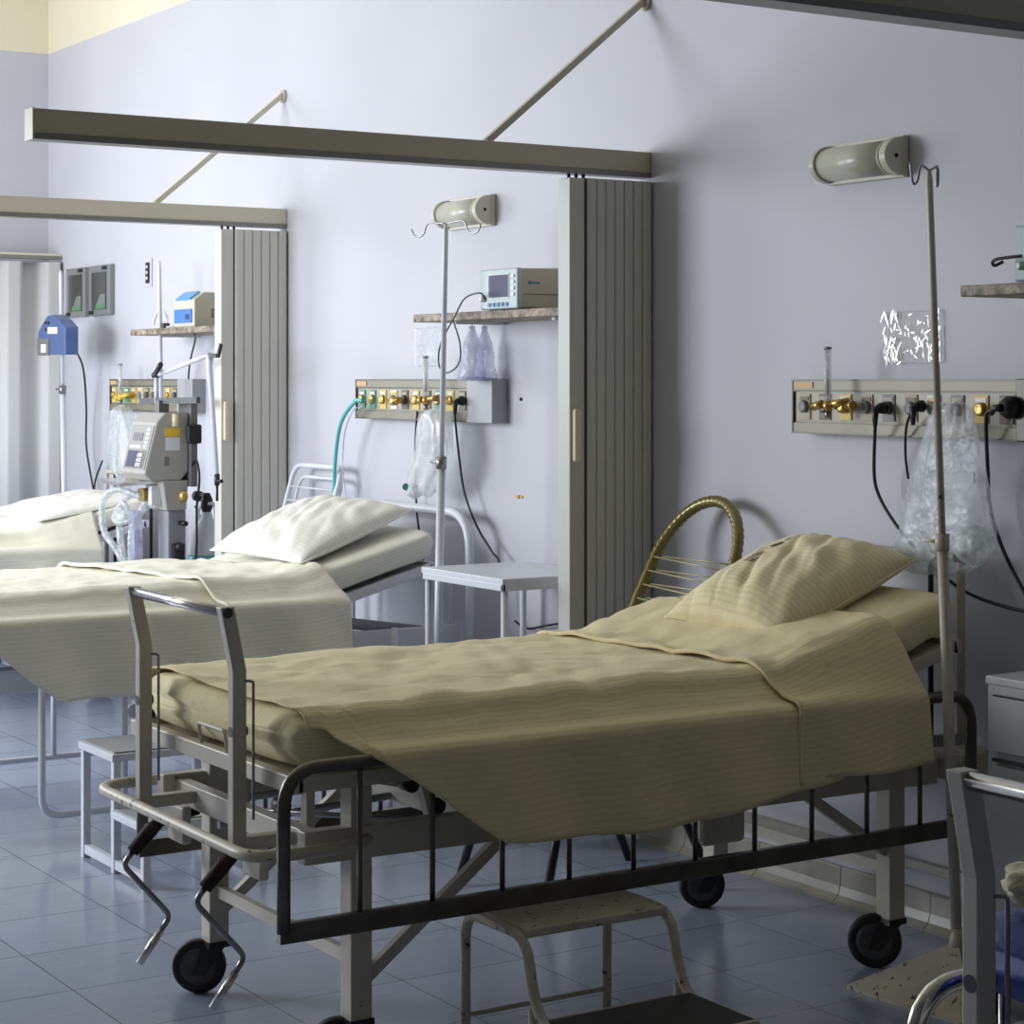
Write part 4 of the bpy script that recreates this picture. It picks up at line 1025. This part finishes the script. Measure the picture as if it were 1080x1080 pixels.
# oxygen cylinder behind it
p = on_y(218, 560, -.22)
t = thing('oxygen_cylinder', (p.x, -.22, 0), 'pale teal oxygen cylinder with black valve cap between the ventilator and the folding curtain', 'gas cylinder')
MB().lathe([(.085, 0), (.09, .02), (.09, .77), (.075, .87), (.03, .94), (.022, .97)], (0, 0, 0), (0, 0, 1), 24).build('tank', 'white_label', t)
MB().lathe([(.0915, .3), (.0915, .74), (.0915, .77)], (0, 0, 0), (.0, 0, 1), 24).build('teal_band', 'teal', t)
MB().lathe([(.02, .97), (.028, .99), (.028, 1.03), (.015, 1.06)], (0, 0, 0), (0, 0, 1), 14).cyl((-.09, 0, 1.045), (.02, 0, 1.045), .013).cyl((-.12, 0, 1.04), (-.08, 0, 1.04), .025).build('valve', 'black', t)
MB().tube(fillet([(-.1, 0, .4), (-.1, 0, .99), (.1, 0, 1.02), (.1, 0, .4)], .05), .008).build('trolley_frame', 'white_paint', t)

# ------------------------------------------------------------------ chairs
def string_chair(loc, label):
    t = thing('string_chair', loc, label, 'chair')
    W = .215
    # back loop reclined towards the wall; local y=0 at seat front
    def bp(x, s): return V(x, .44+.20*s/.37*.9, .50+s)
    top = .70
    pts = [bp(-W*.93, 0)]; 
    arc = [bp(-W*.93, -.05)]
    left = [bp(-W, .06), bp(-W*1.02, .30), bp(-W*.98, .48)]
    arch = [bp(-W*math.cos(a*PI/10)*.98, .48+.22*math.sin(a*PI/10)) for a in range(1, 10)]
    right = [bp(W*.98, .48), bp(W*1.02, .30), bp(W, .06), bp(W*.93, -.05)]
    path = catmull([V(-W*.9, .40, .42)]+left+arch+right[:3]+[V(W*.9, .40, .42)], 8)
    MB().tube(path, [.019*(1+.10*math.sin(i*2.4)) for i in range(len(path))], 12).build('back_loop', 'gold_cord', t)
    for i in range(11):
        s = .06+.045*i
        for k, dz in ((0, .0), (1, .028)):
            a = bp(-W, s+.0); b = bp(W, s+(.0 if k == 0 else -.02))
            MB().tube([a+V(0, -.012 if k else .010, 0), b+V(0, -.012 if k else .010, 0)], .003, 6).build('back_string', 'gold_string', t)
    ring = fillet([(-W-.02, 0, .43), (W+.02, 0, .43), (W, .44, .42), (-W, .44, .42)], .1, 8, True)
    MB().tube(ring, .018, 12, closed=True).build('seat_ring', 'gold_cord', t)
    for i in range(12):
        y = .03+i*.034; MB().tube([(-W-.01, y, .432), (W+.01, y, .432)], .003, 6).build('seat_string', 'gold_string', t)
    for sx in (-1, 1):
        MB().tube([(sx*W*.95, .06, .42), (sx*(W+.03), -.06, .0)], .014, 10).build('leg', 'black', t)
        MB().tube([(sx*W*.9, .40, .42), (sx*(W+.02), .60, .0)], .014, 10).build('leg', 'black', t)
    return t
string_chair((-5.40, -.85, 0), 'olive-gold string lounge chair with arched back between the folding curtain and the nearest bed')
t = thing('wire_chair', (-8.24, -.66, 0), 'white wire-backed metal chair behind the pillow of the sunlit bed', 'chair')
def wb(x, s): return V(x, .36+.22*s, .45+s*.75)
loop = fillet([(-.21, .36, .45), wb(-.23, 1.02), wb(.23, 1.02), (.21, .36, .45)], .07, 6)
MB().tube(loop, .012, 10).build('back_frame', 'white_paint', t)
MB().tube(fillet([(-.19, .40, .45), wb(-.205, .95)+V(0, .03, 0), wb(.205, .95)+V(0, .03, 0), (.19, .40, .45)], .06, 6), .008, 10).build('back_frame', 'white_paint', t)
for i in range(9): MB().tube([wb(-.22, .25+i*.08), wb(.22, .25+i*.08)], .004, 6).build('back_wire', 'white_paint', t)
MB().tube(fillet([(-.22, 0, .45), (.22, 0, .45), (.21, .40, .45), (-.21, .40, .45)], .06, 6, True), .012, 10, closed=True).build('seat_frame', 'white_paint', t)
for i in range(9): MB().tube([(-.21, .04+i*.04, .452), (.21, .04+i*.04, .452)], .004, 6).build('seat_wire', 'white_paint', t)
for sx in (-1, 1):
    MB().tube([(sx*.2, .03, .45), (sx*.22, -.02, 0)], .011, 8).build('leg', 'white_paint', t)
    MB().tube([(sx*.2, .37, .45), (sx*.22, .45, 0)], .011, 8).build('leg', 'white_paint', t)

# ------------------------------------------------------------------ small white table (middle bay)
t = thing('side_table', (-6.03, -.50, 0), 'small white metal side table beside the drip pole in the middle bay', 'table')
m = MB(); m.span((-.56, 0, .895), (0, .45, .915)); m.span((-.56, 0, .872), (0, .014, .897)); m.span((-.56, .436, .872), (0, .45, .897)); m.span((-.56, 0, .872), (-.546, .45, .897)); m.span((-.014, 0, .872), (0, .45, .897)); m.build('table_top', 'white_paint', t, bevel=.003)
for x in (-.54, -.02):
    for y in (.02, .43): MB().cyl((x, y, 0), (x, y, .885), .0125).build('leg', 'white_paint', t)
MB().box((-.28, .225, .3), (.52, .40, .014)).build('lower_shelf', 'white_paint', t)

# ------------------------------------------------------------------ step stools
def step_stool(loc, label, paint, tread, seat=None, rz=0, box=False, sq=False):
    """local: x towards the user, y along the bed"""
    t = thing('step_stool', loc, label, 'step stool', rz=rz); L = .40
    seat = seat or paint
    h1, h2 = .362, .18
    if not sq:
        for y in (0, L):
            MB().tube(fillet([(-.29, y, 0), (-.29, y, h1), (-.03, y, h1), (.0, y, h2+.06), (.04, y, h2), (.30, y, h2), (.31, y, 0)], .065, 7), .0125, 12).build('side_tube', paint, t)
        MB().box((-.15, L/2, h1+.004), (.235, L-.01, .022)).build('upper_step', seat, t, bevel=.005)
        MB().box((.17, L/2, h2+.004), (.25, L+.0, .022)).build('lower_step', tread, t, bevel=.005)
        MB().span((.285, 0, h2-.016), (.297, L, h2+.016)).build('front_trim', paint, t, bevel=.003)
        MB().cyl((-.01, 0, .17), (-.01, L, .17), .006).cyl((-.29, 0, .12), (-.29, L, .12), .006).split('stretcher', paint, t)
        for y in (0, L): MB().cyl((-.0, y, 0), (-.0, y, h2+.03), .0115).build('middle_leg', paint, t)
    else:
        for y in (0, L):
            for x, h in ((-.27, h1), (0, h1), (.25, h2)): MB().span((x-.013, y-.013, 0), (x+.013, y+.013, h)).build('leg', paint, t, bevel=.002)
            MB().bar((-.27, y, .03), (.25, y, .03), .02, .03).build('side_rail', paint, t)
        MB().span((-.29, -.02, h1), (.02, L+.02, h1+.025)).build('upper_step', seat, t, bevel=.003)
        MB().span((-.28, -.01, h1+.025), (.01, L+.01, h1+.031)).build('rubber_mat', tread, t)
        MB().span((.0, -.02, h2), (.27, L+.02, h2+.025)).build('lower_step', seat, t, bevel=.003)
        MB().span((.01, -.01, h2+.025), (.26, L+.01, h2+.031)).build('rubber_mat', tread, t)
    return t
step_stool((-3.855, -1.785, 0), 'chipped cream two-step stool with black lower tread under the nearest bed rail', 'cream_worn', 'black')
step_stool((-6.38, -1.76, 0), 'white square-legged two-step stool standing between the two beds, behind the cream cranks', 'white_paint', 'panel_grey', seat='white_paint', sq=True)

# ------------------------------------------------------------------ bedside cabinet (right)
t = thing('bedside_cabinet', (-3.80, -.46, 0), 'grey-white metal bedside cabinet at the right edge behind the tall drip pole', 'cabinet')
MB().span((.004, .006, .08), (.44, .44, .83)).build('carcass', 'cabinet', t, bevel=.003)
MB().span((0, 0, .83), (.45, .448, .852)).build('top', 'cabinet', t, bevel=.004)
d_ = MB().span((.03, -.004, .665), (.42, .008, .805)).build('drawer', 'cabinet', t, bevel=.003)
MB().span((.03, -.006, .64), (.42, .004, .648)).span((.03, -.0045, .803), (.42, .006, .807)).build('drawer_gap', 'black', t)
MB().box((.225, -.012, .735), (.10, .014, .014)).build('handle', 'chrome', d_, bevel=.003)
d_ = MB().span((.03, -.004, .11), (.42, .008, .63)).build('cupboard_door', 'cabinet', t, bevel=.003)
MB().box((.38, -.012, .40), (.014, .014, .1)).build('handle', 'chrome', d_, bevel=.003)
for x in (.03, .41):
    for y in (.03, .41): MB().span((x-.015, y-.015, 0), (x+.015, y+.015, .08)).split('foot', 'black', t)
# towel bundle on the blue mattress
p = V(-2.085, -2.03, .845)
t = thing('crumpled_towel', p, 'crumpled cream towel lying on the blue mattress at the right edge', 'towel')
def tw(u, v):
    a = 2*PI*u; b = PI*v; d = V(math.sin(b)*math.cos(a), math.sin(b)*math.sin(a), math.cos(b))
    r = 1+.35*nz(d.x*2.2, d.y*2.2, d.z*2.2)+.15*nz(d.x*6, d.y*6, d.z*6)
    return V(d.x*.075*r, d.y*.08*r, .035+d.z*.045*r)
m = MB(); m.grid(tw, 40, 28); bmesh.ops.remove_doubles(m.bm, verts=m.bm.verts, dist=.0005); m.build('folded_cloth', 'towel', t)

# ------------------------------------------------------------------ lights
def area(name, loc, rot, sx, sy, power, col):
    l = bpy.data.lights.new(name, 'AREA'); l.shape = 'RECTANGLE'; l.size = sx; l.size_y = sy; l.energy = power; l.color = col
    o = bpy.data.objects.new(name, l); COL.objects.link(o); o.location = loc; o.rotation_euler = rot; return o
area('window_daylight', (XL+.06, -3.3, 2.15), (PI/2, 0, -PI/2), 2.3, 1.7, 100, (.88, .93, 1))
area('window_daylight', (-9.1, YF+.06, 2.12), (PI/2, 0, 0), 2.7, 1.7, 240, (.90, .94, 1))
w = bpy.data.worlds.new('World'); scn.world = w; w.use_nodes = True
w.node_tree.nodes['Background'].inputs[0].default_value = (.6, .72, 1, 1); w.node_tree.nodes['Background'].inputs[1].default_value = .4

# ------------------------------------------------------------------ camera
cam = bpy.data.cameras.new('camera'); co = bpy.data.objects.new('camera', cam); COL.objects.link(co); scn.camera = co
cam.sensor_width = 36; cam.lens = 36*F/1080; cam.shift_x = 0; cam.shift_y = -(540-HZ)/1080
cam.clip_start = .05
co.location = CAM
M = Matrix((RX, UP, -DV)).transposed()
co.rotation_euler = M.to_euler()
scn.view_settings.view_transform = 'Standard'; scn.view_settings.look = 'None'
scn.view_settings.exposure = 0; scn.view_settings.gamma = 1
